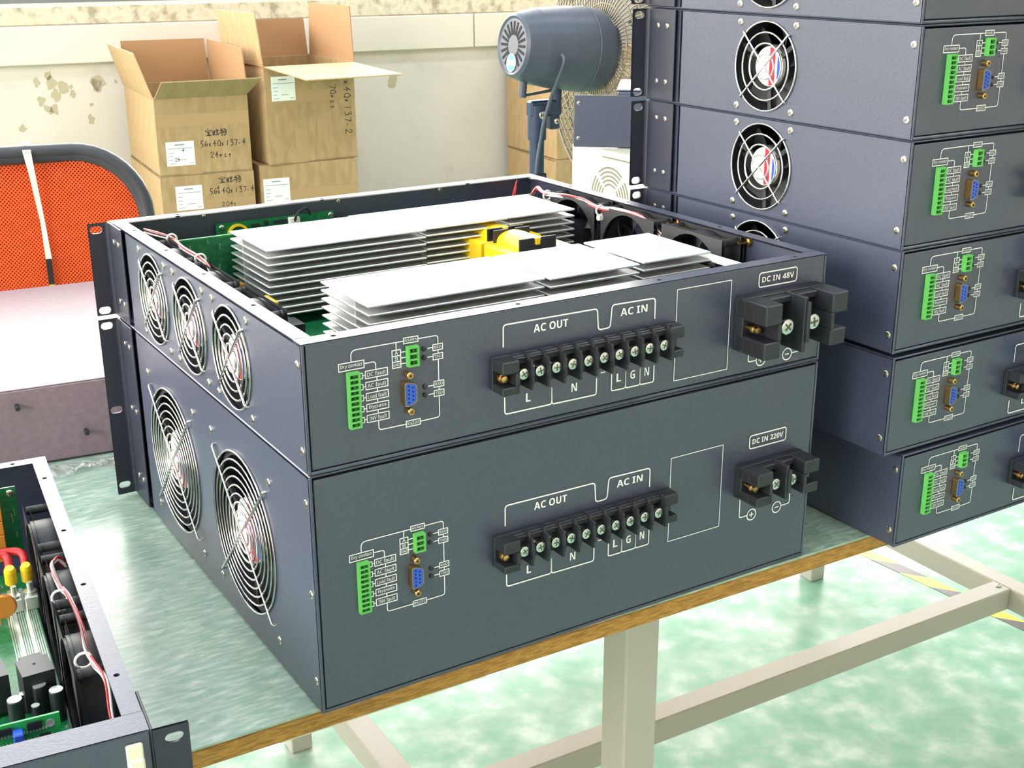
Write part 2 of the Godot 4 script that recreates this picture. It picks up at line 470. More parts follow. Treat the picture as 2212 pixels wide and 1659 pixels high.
func add_fan(parent: Node, at: Vector3, basis: Basis, big: bool):   # a cooling fan behind a panel, its outlet facing +z before the turn
	var half := 0.060 if big else 0.040
	var r := half - 0.0025
	var deep := 0.038 if big else 0.025
	var o := sub("cooling_fan", parent, at, basis)
	inst("frame", cache("fanframe%s" % big, func():
		var a := MB.new()
		for z in [[-0.0062, -0.0022], [-deep - 0.002, -deep + 0.0025]]:
			a.cell(Vector2(-half, -half), Vector2(half, half), circle(Vector2.ZERO, r, 32), z[0], z[1])
		a.lathe([Vector2(r, -0.004), Vector2(r + 0.0015, -0.004), Vector2(r + 0.0015, -deep), Vector2(r, -deep), Vector2(r, -0.004)], 32)
		for k in 4:
			var d := Vector2(cos(PI / 4 + PI / 2 * k), sin(PI / 4 + PI / 2 * k)) * half * 1.27
			a.tube([Vector3(d.x, d.y, -0.003), Vector3(d.x, d.y, -deep)], 0.0035, 8)
		for k in 3:
			a.xf = Transform3D(Basis(Vector3(0, 0, 1), 0.6 + TAU * k / 3), Vector3.ZERO)
			a.box(Vector3(0.01, -0.002, -0.007), Vector3(r + 0.001, 0.002, -0.004))
		return made([a, M.fan_plastic])), o)
	inst("impeller", cache("impeller%s" % big, func():
		var a := MB.new()
		var hub := half * 0.45
		a.lathe([Vector2(0, -deep + 0.001), Vector2(hub, -deep + 0.001), Vector2(hub, -0.008), Vector2(0, -0.008)], 24)
		for k in 7:
			a.xf = Transform3D(Basis(Vector3(0, 0, 1), TAU * k / 7), Vector3.ZERO)
			a.grid(func(s, t): return Vector3(lerpf(hub, r - 0.002, s) * cos(t * 0.7 + s * 0.25), lerpf(hub, r - 0.002, s) * sin(t * 0.7 + s * 0.25), lerpf(-0.009, -deep + 0.004, t)), 4, 4)
		return made([a, M.fan_plastic])), o)
	inst("hub_label", cache("hublabel%s" % big, func():
		var s := half / 0.04
		var a := MB.new()
		a.lathe([Vector2(0.0165 * s, -0.007), Vector2(0.0165 * s, -0.0035), Vector2(0, -0.0035)], 28)
		var b := MB.new()
		var c := MB.new()
		var bar := func(x0: float, x1: float) -> PackedVector2Array:
			return Geometry2D.intersect_polygons(circle(Vector2.ZERO, 0.016 * s, 28), PackedVector2Array([Vector2(x0, -0.1), Vector2(x1, -0.1), Vector2(x1, 0.1), Vector2(x0, 0.1)]))[0]
		b.prism(bar.call(0.0005 * s, 0.007 * s), -0.0035, -0.0033)
		c.prism(bar.call(0.010 * s, 0.0135 * s), -0.0035, -0.0033)
		return made([a, M.white_plastic, b, M.red_plastic, c, M.blue_plastic])), o)


# ---------- printed legends of a rear panel (mm, from the panel's lower left corner) ----------
func legend(parent: Node, dc: String, d: Vector2, dac: Vector2):
	var a := MB.new()
	a.xf = Transform3D(Basis.from_scale(Vector3(0.001, 0.001, 1)), Vector3(d.x * 0.001, d.y * 0.001, 0))
	var frame := func(x0: float, y0: float, x1: float, y1: float, w := 0.65):
		a.ribbon([Vector2(x0, y0), Vector2(x1, y0)], w); a.ribbon([Vector2(x1, y0), Vector2(x1, y1)], w)
		a.ribbon([Vector2(x1, y1), Vector2(x0, y1)], w); a.ribbon([Vector2(x0, y1), Vector2(x0, y0)], w)
	var label := func(s: String, x0: float, y0: float, x1: float, y1: float, m := 0.9):
		frame.call(x0, y0, x1, y1)
		a.text(font, s, Vector2(x0 + m, y0 + 1.05), Vector2(x1 - m, y1 - 1.05))
	var line := func(pts: Array, r := 2.2, w := 0.65): a.ribbon(bent(pts, r), w)
	label.call("Dry contact", 24.2, 65.1, 41.5, 70.1, 1.3)
	line.call([Vector2(32.8, 70), Vector2(32.8, 77.7), Vector2(69.5, 77.7)], 4.0)
	label.call("RS485", 69.6, 75.9, 79.9, 79.6)
	line.call([Vector2(79.9, 77.6), Vector2(94.3, 77.6), Vector2(94.3, 71.8)])
	label.call("RXD", 90.5, 67.7, 97.6, 71.7)
	label.call("TXD", 90.5, 61.4, 97.6, 65.4)
	label.call("RXD", 90.7, 42.6, 98.0, 46.6)
	label.call("TXD", 90.7, 36.2, 98.0, 40.3)
	for e in [[67.7, 65.4], [61.4, 46.6], [42.6, 40.3]]: line.call([Vector2(94.3, e[0]), Vector2(94.3, e[1])])
	line.call([Vector2(94.3, 36.2), Vector2(94.3, 21.4), Vector2(79.9, 21.2)])
	label.call("RS232", 69.6, 19.2, 79.9, 23.2)
	line.call([Vector2(69.6, 21.3), Vector2(50, 21.3), Vector2(50, 27.6)])
	line.call([Vector2(41.5, 67.7), Vector2(49.5, 67.7), Vector2(49.5, 62.4)])
	var names := ["DC fault", "AC fault", "Load fault", "Bypass", "INV fault"]
	for k in 5:
		var y := 57.5 - 7.4 * k
		label.call(names[k], 42.1, y, 57.6, y + 4.9, 1.2 if k < 3 else 1.6)
		if k < 4: line.call([Vector2(50, y), Vector2(50, y - 2.5)])
		line.call([Vector2(37.2, y + 4.1), Vector2(40.2, y + 4.1), Vector2(40.2, y + 0.5), Vector2(37.2, y + 0.5)], 0.3)
		line.call([Vector2(40.2, y + 2.3), Vector2(42.1, y + 2.3)])
	frame.call(61.2, 60.8, 67.2, 72.6)
	for y in [64.8, 68.7]: line.call([Vector2(61.2, y), Vector2(67.2, y)])
	a.text(font, "A", Vector2(63, 69.5), Vector2(65.4, 71.9)); a.text(font, "B", Vector2(63.1, 65.6), Vector2(65.3, 67.9)); a.text(font, "GND", Vector2(61.8, 61.8), Vector2(66.6, 63.8))
	line.call([Vector2(64.2, 77.6), Vector2(64.2, 72.6)])
	for y in [70.6, 66.8, 62.9]: line.call([Vector2(67.2, y), Vector2(70.6, y)])
	for y in [70.0, 64.0, 44.2, 38.4]: line.call([Vector2(86.6, y), Vector2(90.6, y)])
	# the mains terminals
	a.xf.origin = Vector3((d.x + dac.x) * 0.001, (d.y + dac.y) * 0.001, 0)
	line.call([Vector2(143.7, 61.1), Vector2(143.7, 76.4), Vector2(220.5, 75.9), Vector2(221.6, 60.3), Vector2(231.8, 60.5), Vector2(233.2, 76.7), Vector2(271.2, 76.1), Vector2(271.3, 61)], 2.6, 1.0)
	a.text(bold, "AC OUT", Vector2(167.8, 67.2), Vector2(196, 72.8)); a.text(bold, "AC IN", Vector2(240.6, 67.3), Vector2(264.4, 72.8))
	line.call([Vector2(144.5, 24.8), Vector2(144.7, 12.8), Vector2(182.9, 12.8), Vector2(182.9, 24.8)], 2.2, 1.0)
	line.call([Vector2(182.9, 24.8), Vector2(183.1, 12.7), Vector2(220.9, 12.5), Vector2(220.9, 24.6)], 2.2, 1.0)
	a.text(bold, "L", Vector2(161.6, 18.4), Vector2(165.4, 24.7)); a.text(bold, "N", Vector2(199.4, 18.5), Vector2(204.2, 24.7))
	for e in [[234.1, 246.6, "L", 238.4], [246.6, 259.6, "G", 250.8], [259.6, 272.2, "N", 263.6]]:
		line.call([Vector2(e[0], 25), Vector2(e[0], 12.6), Vector2(e[1], 12.6), Vector2(e[1], 25)], 1.8, 0.95)
		a.text(bold, e[2], Vector2(e[3], 18.6), Vector2(e[3] + 4.2, 24.9))
	line.call([Vector2(224.6, 28.2), Vector2(228.2, 28.2)], 0.2, 0.9)
	for e in [[291.2, 9.6, 342.6, 9.6], [342.6, 9.6, 342.6, 79.3], [342.6, 79.3, 291.2, 79.3], [291.2, 79.3, 291.2, 9.6]]: line.call([Vector2(e[0], e[1]), Vector2(e[2], e[3])], 0.1, 0.6)
	var rr := rounded(Vector2(370, 69.6), Vector2(408.6, 80.6), 2.2)
	var loop := Array(rr); loop.append(rr[0])
	a.ribbon(loop, 1.0)
	a.text(bold, dc, Vector2(373, 73), Vector2(405.6, 77.4))
	for e in [[376.8, 11.2, true], [404.2, 11.0, false]]:
		loop = Array(circle(Vector2(e[0], e[1]), 4.7, 26)); loop.append(loop[0])
		a.ribbon(loop, 0.95)
		line.call([Vector2(e[0] - 1.9, e[1]), Vector2(e[0] + 1.9, e[1])], 0.1, 0.95)
		if e[2]: line.call([Vector2(e[0], e[1] - 1.9), Vector2(e[0], e[1] + 1.9)], 0.1, 0.95)
	line.call([Vector2(363.6, 28), Vector2(363.8, 11.4), Vector2(372.2, 11.4)], 2.0, 0.95)
	line.call([Vector2(409, 11.2), Vector2(418, 11.4), Vector2(418, 22.6)], 2.0, 0.95)
	put("printed_legend", a, M.print_white, parent)


# ---------- connectors of a rear panel ----------
func green_header(parent: Node, x: float, y: float, ways: int, pitch: float, w: float):
	var o := sub("green_connector", parent, V(x, y, 0))
	var h := pitch * ways + 1.4
	inst("housing", cache("gh%d" % ways, func():
		var a := MB.new()
		a.box(V(0, 0, 0), V(1.1, h, 4.2)); a.box(V(w - 1.2, 0, 0), V(w, h, 4.2))
		a.box(V(1.1, 0, 0), V(w - 1.2, h, 0.8))
		for k in ways + 1: a.box(V(1.1, k * pitch, 0.8), V(w - 1.2, k * pitch + 1.3, 4.2))
		return made([a, M.green_plastic])), o)
	for k in ways:
		inst("socket", cache("gs%f" % w, func():
			var a := MB.new()
			a.box(V(1.1, 0, 0.7), V(w - 1.2, pitch - 1.3, 1.0))
			a.box(V(w * 0.42, (pitch - 1.3) * 0.3, 1.0), V(w * 0.62, (pitch - 1.3) * 0.7, 3.6))
			return made([a, M.green_dark])), o, V(0, k * pitch + 1.3, 0))
func serial_port(parent: Node, cx: float, cy: float):
	var o := sub("serial_port", parent, V(cx, cy, 0))
	var shape := func(g: float) -> PackedVector2Array:      # a D on its side
		var p := PackedVector2Array()
		for e in rounded(Vector2(-3.9 - g, -8.2 - g), Vector2(3.9 + g, 8.2 + g), 2.4, 4): p.append(Vector2(e.x, e.y * (1.0 - 0.035 * (e.x + 3.9))) * 0.001)
		return p
	var a := MB.new()
	var outer: PackedVector2Array = shape.call(0.5)
	var inner: PackedVector2Array = shape.call(0.05)
	a.prism(outer, 0.0, 0.0055, false)
	for i in outer.size():
		var j := (i + 1) % outer.size()
		a.quad(Vector3(outer[i].x, outer[i].y, 0.0055), Vector3(outer[j].x, outer[j].y, 0.0055), Vector3(inner[j].x, inner[j].y, 0.0055), Vector3(inner[i].x, inner[i].y, 0.0055), Vector3(0, 0, 1))
	put("shell", a, M.brass, o)
	a = MB.new()
	a.prism(inner, 0.0, 0.0053)
	var b := MB.new()
	for k in 9: b.prism(circle(Vector2(-1.5 if k < 5 else 1.5, (k - 2) * 2.75 if k < 5 else (k - 6.5) * 2.75) * 0.001, 0.00065, 8), 0.0053, 0.0054)
	inst("blue_insert", made([a, M.blue_plastic, b, M.dark_hole]), o)
	for s in [-1, 1]:
		var c := MB.new()
		c.lathe([Vector2(0.0024, 0), Vector2(0.0024, 0.005), Vector2(0.002, 0.0056), Vector2(0.0011, 0.0056), Vector2(0.0011, 0.003), Vector2(0, 0.003)], 10)
		put("jack_screw", c, M.brass, o, V(0, s * 12.3, 0))
func indicator_leds(parent: Node, d: Vector2):
	for y in [70.0, 64.0, 44.2, 38.5]:
		inst("indicator_led", cache("led", func():
			var a := MB.new()
			a.lathe([Vector2(0.0016, 0), Vector2(0.0015, 0.0008), Vector2(0.001, 0.0014), Vector2(0, 0.0016)], 12)
			return made([a, M.black_plastic])), parent, V(84 + d.x, y + d.y, 0))
func mains_block(parent: Node, d: Vector2):     # ten poles between two mounting ears
	var o := sub("terminal_block", parent, V(d.x, d.y, 0))
	inst("body", cache("mainsblock", func():
		var a := MB.new()
		a.box(V(133, 32.5, 0), V(290, 56, 3.5), 0.0004)
		a.box(V(146, 49.5, 3.5), V(277, 56, 8), 0.0008)
		a.box(V(146, 53.0, 8), V(277, 55.0, 9.5), 0.0006)
		for e in [[133, 146.5], [276.8, 290]]:
			var l: bool = e[0] < 200
			var dz: float = 17.0 if l else 12.5
			a.box(V(e[0], 47, 3.4), V(e[1], 56, dz), 0.0009)
			a.box(V(e[0], 32.5, 3.4), V(e[1], 38, dz), 0.0008)
			a.box(V(e[1] - 3 if l else e[0], 38, 3.4), V(e[1] if l else e[0] + 2.5, 47, dz), 0.0003)
		var pr := PackedVector2Array()
		for q in [[2, 32.5], [15.4, 32.5], [15.4, 36.5], [16.5, 37.5], [16.5, 49], [15, 49.6], [15, 52.6], [13.6, 53.2], [11, 53.2], [9.6, 57], [2, 57]]: pr.append(Vector2(q[0], q[1]) * 0.001)
		a.xf = Transform3D(Basis(Vector3(0, 0, 1), Vector3(0, 1, 0), Vector3(1, 0, 0)), Vector3.ZERO)
		for k in 10: a.prism(pr, (156.4 + 13.22 * k) * 0.001, (158.2 + 13.22 * k) * 0.001)
		return made([a, M.black_plastic])), o)
	for k in 10: inst("terminal_screw", terminal_screw(0.0039, 0.0098), o, V(152 + 13.22 * k, 44.2, 13.4), Basis(Vector3(0, 0, 1), k * 1.3))
	var c := MB.new()
	c.xf.origin = V(137.5, 42.5, 3.4)
	c.lathe([Vector2(0.0012, 0), Vector2(0.0012, 0.004), Vector2(0.0034, 0.004), Vector2(0.0034, 0.006), Vector2(0.0026, 0.0062), Vector2(0.0026, 0.0085), Vector2(0.0012, 0.0088), Vector2(0, 0.009)], 6)
	put("mounting_nut", c, M.brass, o)
func dc_block(parent: Node, x0: float, ear: float, pitch: float, y0: float, y1: float, deep: float, r: float, head_z: float, cut: Vector2):
	var o := sub("dc_terminal_block", parent)
	var x1 := x0 + ear * 2 + pitch * 2
	var a := MB.new()
	a.box(V(x0, y0, 0), V(x1, y1, deep * 0.28), 0.0006)
	for s in 2:
		var l := x0 if s == 0 else x1 - ear
		var g := deep * (1.0 if s == 0 else 0.97)
		a.box(V(l, cut.y, deep * 0.27), V(l + ear, y1, g), 0.0009)
		a.box(V(l, y0, deep * 0.27), V(l + ear, cut.x, g), 0.0009)
		var w := l + ear - 3 if s == 0 else l
		a.box(V(w, cut.x, deep * 0.27), V(w + 3, cut.y, g), 0.0004)
	var m := x0 + ear + pitch
	a.box(V(m - 1.6, y0 - (y1 - y0) * 0.02, deep * 0.27), V(m + 1.6, y1 + 0.5, deep * 0.93), 0.0006)
	a.box(V(m - 0.2, y0 + (y1 - y0) * 0.17, deep * 0.27), V(m + 3, y1 - 3, deep), 0.0006)
	a.box(V(x0 + ear, y1 - 6, deep * 0.27), V(m, y1 - 1, deep * 0.5), 0.0008)
	a.box(V(m, y1 - 6, deep * 0.27), V(x1 - ear, y1 - 1, deep * 0.5), 0.0008)
	var b := MB.new()
	for e in [[0.12, 0.3], [0.36, 0.58], [0.64, 0.92]]:
		for f in [[y0 + 2, cut.x - 1.5], [cut.y + 1.5, y1 - 2]]:
			b.box(V(x0 - 0.06, f[0], deep * e[0]), V(x0, f[1], deep * e[1]))
	inst("body", made([a, M.black_plastic, b, M.groove]), o)
	for k in 2:
		var cx := x0 + ear + pitch * (0.5 + k) + (0.0 if k == 0 else 0.6)
		inst("terminal_screw", terminal_screw(r * 0.001, (head_z - deep * 0.28) * 0.001), o, V(cx, (y0 + y1) / 2 - 0.8, head_z), Basis(Vector3(0, 0, 1), k * 0.9 + 0.3))
	var c := MB.new()
	c.xf.origin = V(x0 + 5, (cut.x + cut.y) / 2, deep * 0.28)
	c.lathe([Vector2(0.0017, 0), Vector2(0.0017, 0.006), Vector2(0.0034, 0.0062), Vector2(0.0034, 0.0085), Vector2(0.0026, 0.009), Vector2(0.0026, 0.012), Vector2(0, 0.0122)], 10)
	put("mounting_screw", c, M.brass, o)


# ---------- a rack chassis; base at its front-left lower corner of the rear panel, z = 0 is the rear panel ----------
func strip(a: MB, lo: Vector2, hi: Vector2, y0: float, y1: float, holes: Array, along_x: bool):   # a horizontal flange with round holes
	a.xf = Transform3D(Basis(Vector3(1, 0, 0), Vector3(0, 0, 1), Vector3(0, 1, 0)), Vector3.ZERO)
	var cut: float = lo.x if along_x else lo.y
	for i in holes.size():
		var e: float = (hi.x if along_x else hi.y)
		if i < holes.size() - 1: e = ((holes[i].x + holes[i + 1].x) if along_x else (holes[i].y + holes[i + 1].y)) / 2
		if along_x: a.cell(Vector2(cut, lo.y), Vector2(e, hi.y), circle(holes[i], 0.0019, 12), y0, y1)
		else: a.cell(Vector2(lo.x, cut), Vector2(hi.x, e), circle(holes[i], 0.0019, 12), y0, y1)
		cut = e
	a.xf = Transform3D()
func bracket(parent: Node, h: float, zf: float, zb: float, mirror := false, slots := 2) -> Node3D:   # an L of sheet with the slotted rack ear
	var o := sub("rack_bracket", parent)
	if mirror: o.scale = Vector3.ONE
	var a := MB.new()
	var sx := -1.0 if mirror else 1.0
	a.xf = Transform3D(Basis.from_scale(Vector3(sx, 1, 1)), Vector3.ZERO)
	a.box(Vector3(-0.0016, 0.0015, zf), Vector3(-0.0001, h - 0.0005, zb), 0.0004)
	var ys := [h - 0.0065, 0.0075]
	if slots > 2: ys = [h - 0.0065, h * 0.5 + 0.0, 0.012]
	ys.sort()
	var cut := 0.003
	for i in ys.size():
		var e: float = h - 0.001
		if i < ys.size() - 1: e = (ys[i] + ys[i + 1]) / 2
		a.cell(Vector2(-0.0185, cut), Vector2(-0.0014, e), slot(Vector2(-0.0118, ys[i]), 0.0108, 0.0066), zf - 0.0001, zf + 0.0019)
		cut = e
	# the bend's inner radius
	var p := PackedVector2Array([Vector2(0, 0)])
	for k in 6: p.append(Vector2(-0.0035 + 0.0035 * sin(PI / 2 * k / 5), 0.0035 - 0.0035 * cos(PI / 2 * k / 5)))
	a.xf = a.xf * Transform3D(Basis(Vector3(1, 0, 0), Vector3(0, 0, 1), Vector3(0, 1, 0)), Vector3(-0.0015, 0, zf + 0.0018))
	a.prism(p, 0.0032, h - 0.0012)
	put("sheet", a, M.black_paint, o)
	return o
func chassis(o: Node3D, h: float, d: float, cover_z: float, open: bool, fans: Array, rounded_top := true):
	var w := 0.44
	var t := 0.0015
	var a := MB.new()
	# rear panel set into the folded rim of the body
	a.box(Vector3(0.0034, 0.0034, -0.002), Vector3(w - 0.0026, h - (0.0006 if open else 0.0032), -0.0003), 0.0003)
	put("rear_panel", a, M.powder_coat, o)
	a = MB.new()
	a.box(Vector3(0.0006, 0, -d + 0.002), Vector3(w - 0.0006, t, 0), 0.0006)
	a.box(Vector3(0.0002, 0, -0.0012), Vector3(0.0024, h - 0.0012, 0), 0.0004)
	a.box(Vector3(w - 0.0018, 0, -0.012), Vector3(w, h - 0.0012, 0), 0.0007)
	a.box(Vector3(0.002, 0, -0.012), Vector3(w - 0.002, 0.0024, 0), 0.0008)
	a.box(Vector3(w - t, 0.001, -d + 0.002), Vector3(w, h - 0.0012, -0.011))
	a.box(Vector3(0.0, 0, -d), Vector3(w, h - 0.001, -d + 0.002), 0.0004)
	a.box(Vector3(0.0028, 0.001, -d + 0.002), Vector3(0.0043, h - 0.001, cover_z))
	put("body", a, M.powder_coat, o)
	a = MB.new()
	a.box(Vector3(0.0022, 0.0022, -0.006), Vector3(w - 0.0015, h - 0.003, -0.0025))
	put("rim_gap", a, M.groove, o)
	# left cover with the fan openings
	a = MB.new()
	a.xf = Transform3D(LEFT, Vector3.ZERO)
	var cut := cover_z + 0.006
	for i in fans.size():
		var e := -0.0014
		if i < fans.size() - 1: e = (fans[i][0] + fans[i + 1][0]) / 2
		a.cell(Vector2(cut, 0.0012), Vector2(e, h - 0.0016), circle(Vector2(fans[i][0], fans[i][1]), fans[i][2] + 0.0006, 36), -t, 0)
		cut = e
	put("side_cover", a, M.powder_coat, o)
	for f in fans:
		var big: bool = f[2] > 0.05
		inst("fan_grille", grille_mesh(f[2], f[3], f[4], f[2] * (0.16 if big else 0.28)), o, Vector3(0, f[1], f[0]), LEFT)
		add_fan(o, Vector3(0.0004, f[1], f[0]), LEFT, big)
		for sx in [-1, 1]:
			for sy in [-1, 1]: add_screw(o, Vector3(0, f[1] + sy * f[5] * 1.04, f[0] + sx * f[5]), 0.0031, LEFT)
	if open:
		a = MB.new()
		strip(a, Vector2(0.0006, -d + 0.0125), Vector2(0.0125, -0.0139), h - t, h, [Vector2(0.0085, -0.377), Vector2(0.0085, -0.29), Vector2(0.0085, -0.20), Vector2(0.0085, -0.1)] if d > 0.4 else [Vector2(0.0085, -0.2)], false)
		strip(a, Vector2(w - 0.0125, -d + 0.0145), Vector2(w - 0.0006, -0.0125), h - t, h, [Vector2(w - 0.006, -0.345), Vector2(w - 0.006, -0.25), Vector2(w - 0.006, -0.12)], false)
		strip(a, Vector2(0.0002, -0.0132), Vector2(w - 0.0002, -0.0002), h - t, h, [Vector2(0.025, -0.007), Vector2(0.16, -0.007), Vector2(0.28, -0.007), Vector2(0.412, -0.006)], true)
		strip(a, Vector2(0.0, -d), Vector2(w, -d + 0.0118), h - t, h, [Vector2(0.06, -d + 0.006), Vector2(0.2, -d + 0.006), Vector2(0.36, -d + 0.006)], true)
		put("top_flange", a, M.powder_coat, o)
	else:
		a = MB.new()
		a.box(Vector3(0.0008, h - 0.0016, -d + 0.0005), Vector3(w - 0.0008, h, -0.0001), 0.0012)
		put("top_cover", a, M.powder_coat, o)
func inverter(o: Node3D, h: float, d: float, cover_z: float, open: bool, fans: Array, dc: String, dp: Vector2, dac := Vector2.ZERO, full := true):
	chassis(o, h, d, cover_z, open, fans)
	legend(o, dc, dp, dac)
	green_header(o, 28.9 + dp.x, 26.9 + dp.y, 10, 3.56, 8.0)
	green_header(o, 70.9 + dp.x, 60.8 + dp.y, 3, 4.0, 7.8)
	serial_port(o, 71.2 + dp.x, 43.2 + dp.y)
	indicator_leds(o, dp)
	var br := bracket(o, h, -d, cover_z - 0.003, false, 3 if h > 0.12 else 2)
	var rows := [h - 0.0155, 0.0185]
	if h > 0.12: rows = [h - 0.0205, h * 0.53, 0.0255]
	for y in rows:
		for dz in [0.0175, 0.031]: add_screw(br, Vector3(-0.0016, y, -d + dz), 0.0026, LEFT)
	for y in ([h - 0.0145, 0.015] if h < 0.12 else [h - 0.0205, h * 0.505, 0.0225]):
		add_screw(o, Vector3(0, y, -0.0065), 0.0029, LEFT)
	if full: mains_block(o, Vector2(dp.x + dac.x, dp.y + dac.y))


# ---------- what the open inverter holds ----------
func heat_sink(parent: Node, x0: float, x1: float, z0: float, z1: float, web: float, top: float, count: int, pitch: float):
	var o := sub("heat_sink", parent)
	var a := MB.new()
	a.box(V(x0 + 1, top - pitch * (count - 1), web - 1.6), V(x1 - 1, top - 1, web + 1.6))
	put("web", a, M.aluminium, o)
	for k in count:
		var key := "fin%f_%f_%s" % [x1 - x0, z1 - z0, k == 0]
		inst("fin", cache(key, func():
			var b := MB.new()
			b.box(V(0, -1.7, z0 - z1), V(x1 - x0, 0, 0), 0.0005)
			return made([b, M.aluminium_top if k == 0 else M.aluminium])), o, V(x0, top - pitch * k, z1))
func wires(parent: Node, called: String, pts: Array, cols: Array, spread: float, r := 0.0008):
	for k in cols.size():
		var q := []
		var off := Vector3(0, cos(k * 2.4), sin(k * 2.4)) * spread
		for i in pts.size(): q.append(pts[i] + off * (1.0 + 0.5 * sin(i * 1.9 + k * 2.0)) + Vector3(sin(i * 1.3 + k) * spread * 0.6, 0, 0))
		var a := MB.new()
		a.tube(curve(q, 5), r, 6)
		put(called, a, M[cols[k]], parent)
func cable_tie(parent: Node, at: Vector3, r: float, basis := Basis()):
	inst("cable_tie", cache("tie%f" % r, func():
		var a := MB.new()
		var p := []
		for k in 16: p.append(Vector3(cos(TAU * k / 16) * r, sin(TAU * k / 16) * r, 0))
		a.tube(p, 0.0009, 6, true)
		a.box(Vector3(-0.003, -r - 0.005, -0.0022), Vector3(0.003, -r, 0.0022), 0.0008)
		return made([a, M.white_plastic])), parent, at, basis)
func chip(a: MB, x: float, y: float, w: float, h: float, d := 1.2): a.box(V(x, y, 0), V(x + w, y + h, d))
func board_face(parent: Node, called: String, at: Vector3, basis: Basis, w: float, h: float, seed_: int, dots: int) -> Node3D:   # a circuit board in its own xy plane with solder dots
	var a := MB.new()
	a.box(V(0, 0, -1.6), V(w, h, 0))
	var b := MB.new()
	var g := RandomNumberGenerator.new()
	g.seed = seed_
	for k in dots:
		var x := g.randf_range(3, w - 3)
		var y := g.randf_range(3, h - 3)
		for i in g.randi_range(1, 4): b.prism(circle(Vector2(x, minf(h - 1, y + i * 1.7)) * 0.001, 0.00045, 6), 0.0, 0.0004)
	return inst(called, made([a, M.circuit_board, b, M.solder]), parent, at, basis)
func transformer(parent: Node, x0: float, x1: float, z0: float, z1: float):
	var o := sub("transformer", parent)
	var a := MB.new()
	a.box(V(x0, 25, z0), V(x1, 64.4, z1), 0.0014)
	put("taped_core", a, M.yellow_tape, o)
	a = MB.new()
	var cz := (z0 + z1) / 2
	a.xf = Transform3D(Basis(), V((x0 + x1) / 2 - 5, 60, cz))
	var arch := PackedVector2Array()
	for k in 15: arch.append(Vector2(-cos(PI * k / 14) * 16.5, maxf(0, pow(sin(PI * k / 14), 0.55)) * 14.5) * 0.001)
	a.prism(arch, (z0 - cz + 3) * 0.001, (z1 - cz - 3) * 0.001)
	put("taped_winding", a, M.yellow_tape, o)
	for z in [z0 + 1.2, z1 - 3.2]:
		a = MB.new()
		var c := V((x0 + x1) / 2 - 5, 64, z)
		a.box(c + V(-19, 0, 0), c + V(-3.5, 11.5, 2), 0.0005)
		a.box(c + V(3.5, 0, 0), c + V(19, 11.5, 2), 0.0005)
		a.box(c + V(-3.6, 0, 0), c + V(3.6, 5.5, 2))
		put("bobbin_flange", a, M.black_plastic, o)
	a = MB.new()
	a.box(V((x0 + x1) / 2 - 7.5, 69, z1 - 3.4), V((x0 + x1) / 2 - 2.5, 75, z1 - 0.9), 0.0004)
	put("tape_tab", a, M.yellow_tape, o)
func relay(parent: Node, at: Vector3, turn := 0.0):
	inst("relay", cache("relay", func():
		var a := MB.new()
		var p := PackedVector2Array()
		for e in [[-8, -13], [8, -13], [8, 9], [5.5, 9], [5.5, 13], [-5.5, 13], [-5.5, 9], [-8, 9]]: p.append(Vector2(e[0] * 1.25, e[1]) * 0.001)
		a.xf = Transform3D(UP, Vector3.ZERO)
		a.prism(p, 0.0, 0.027)
		var b := MB.new()
		b.xf = Transform3D(UP, V(0, 27, 0))
		b.prism(circle(Vector2.ZERO, 0.0011, 10), 0.0, 0.0001)
		return made([a, M.black_plastic, b, M.dark_hole])), parent, at, Basis(Vector3.UP, turn))
func capacitor(parent: Node, at: Vector3, r: float, h: float):
	inst("capacitor", cache("cap%f_%f" % [r, h], func():
		var a := MB.new()
		a.xf = Transform3D(UP, Vector3.ZERO)
		a.lathe([Vector2(r, 0), Vector2(r, h - 0.0008), Vector2(r * 0.9, h)], 20)
		var b := MB.new()
		b.xf = Transform3D(UP, V(0, h * 1000 - 0.2, 0))
		b.prism(circle(Vector2.ZERO, r * 0.93, 20), 0.0, 0.0003)
		return made([a, M.black_plastic, b, M.aluminium])), parent, at)
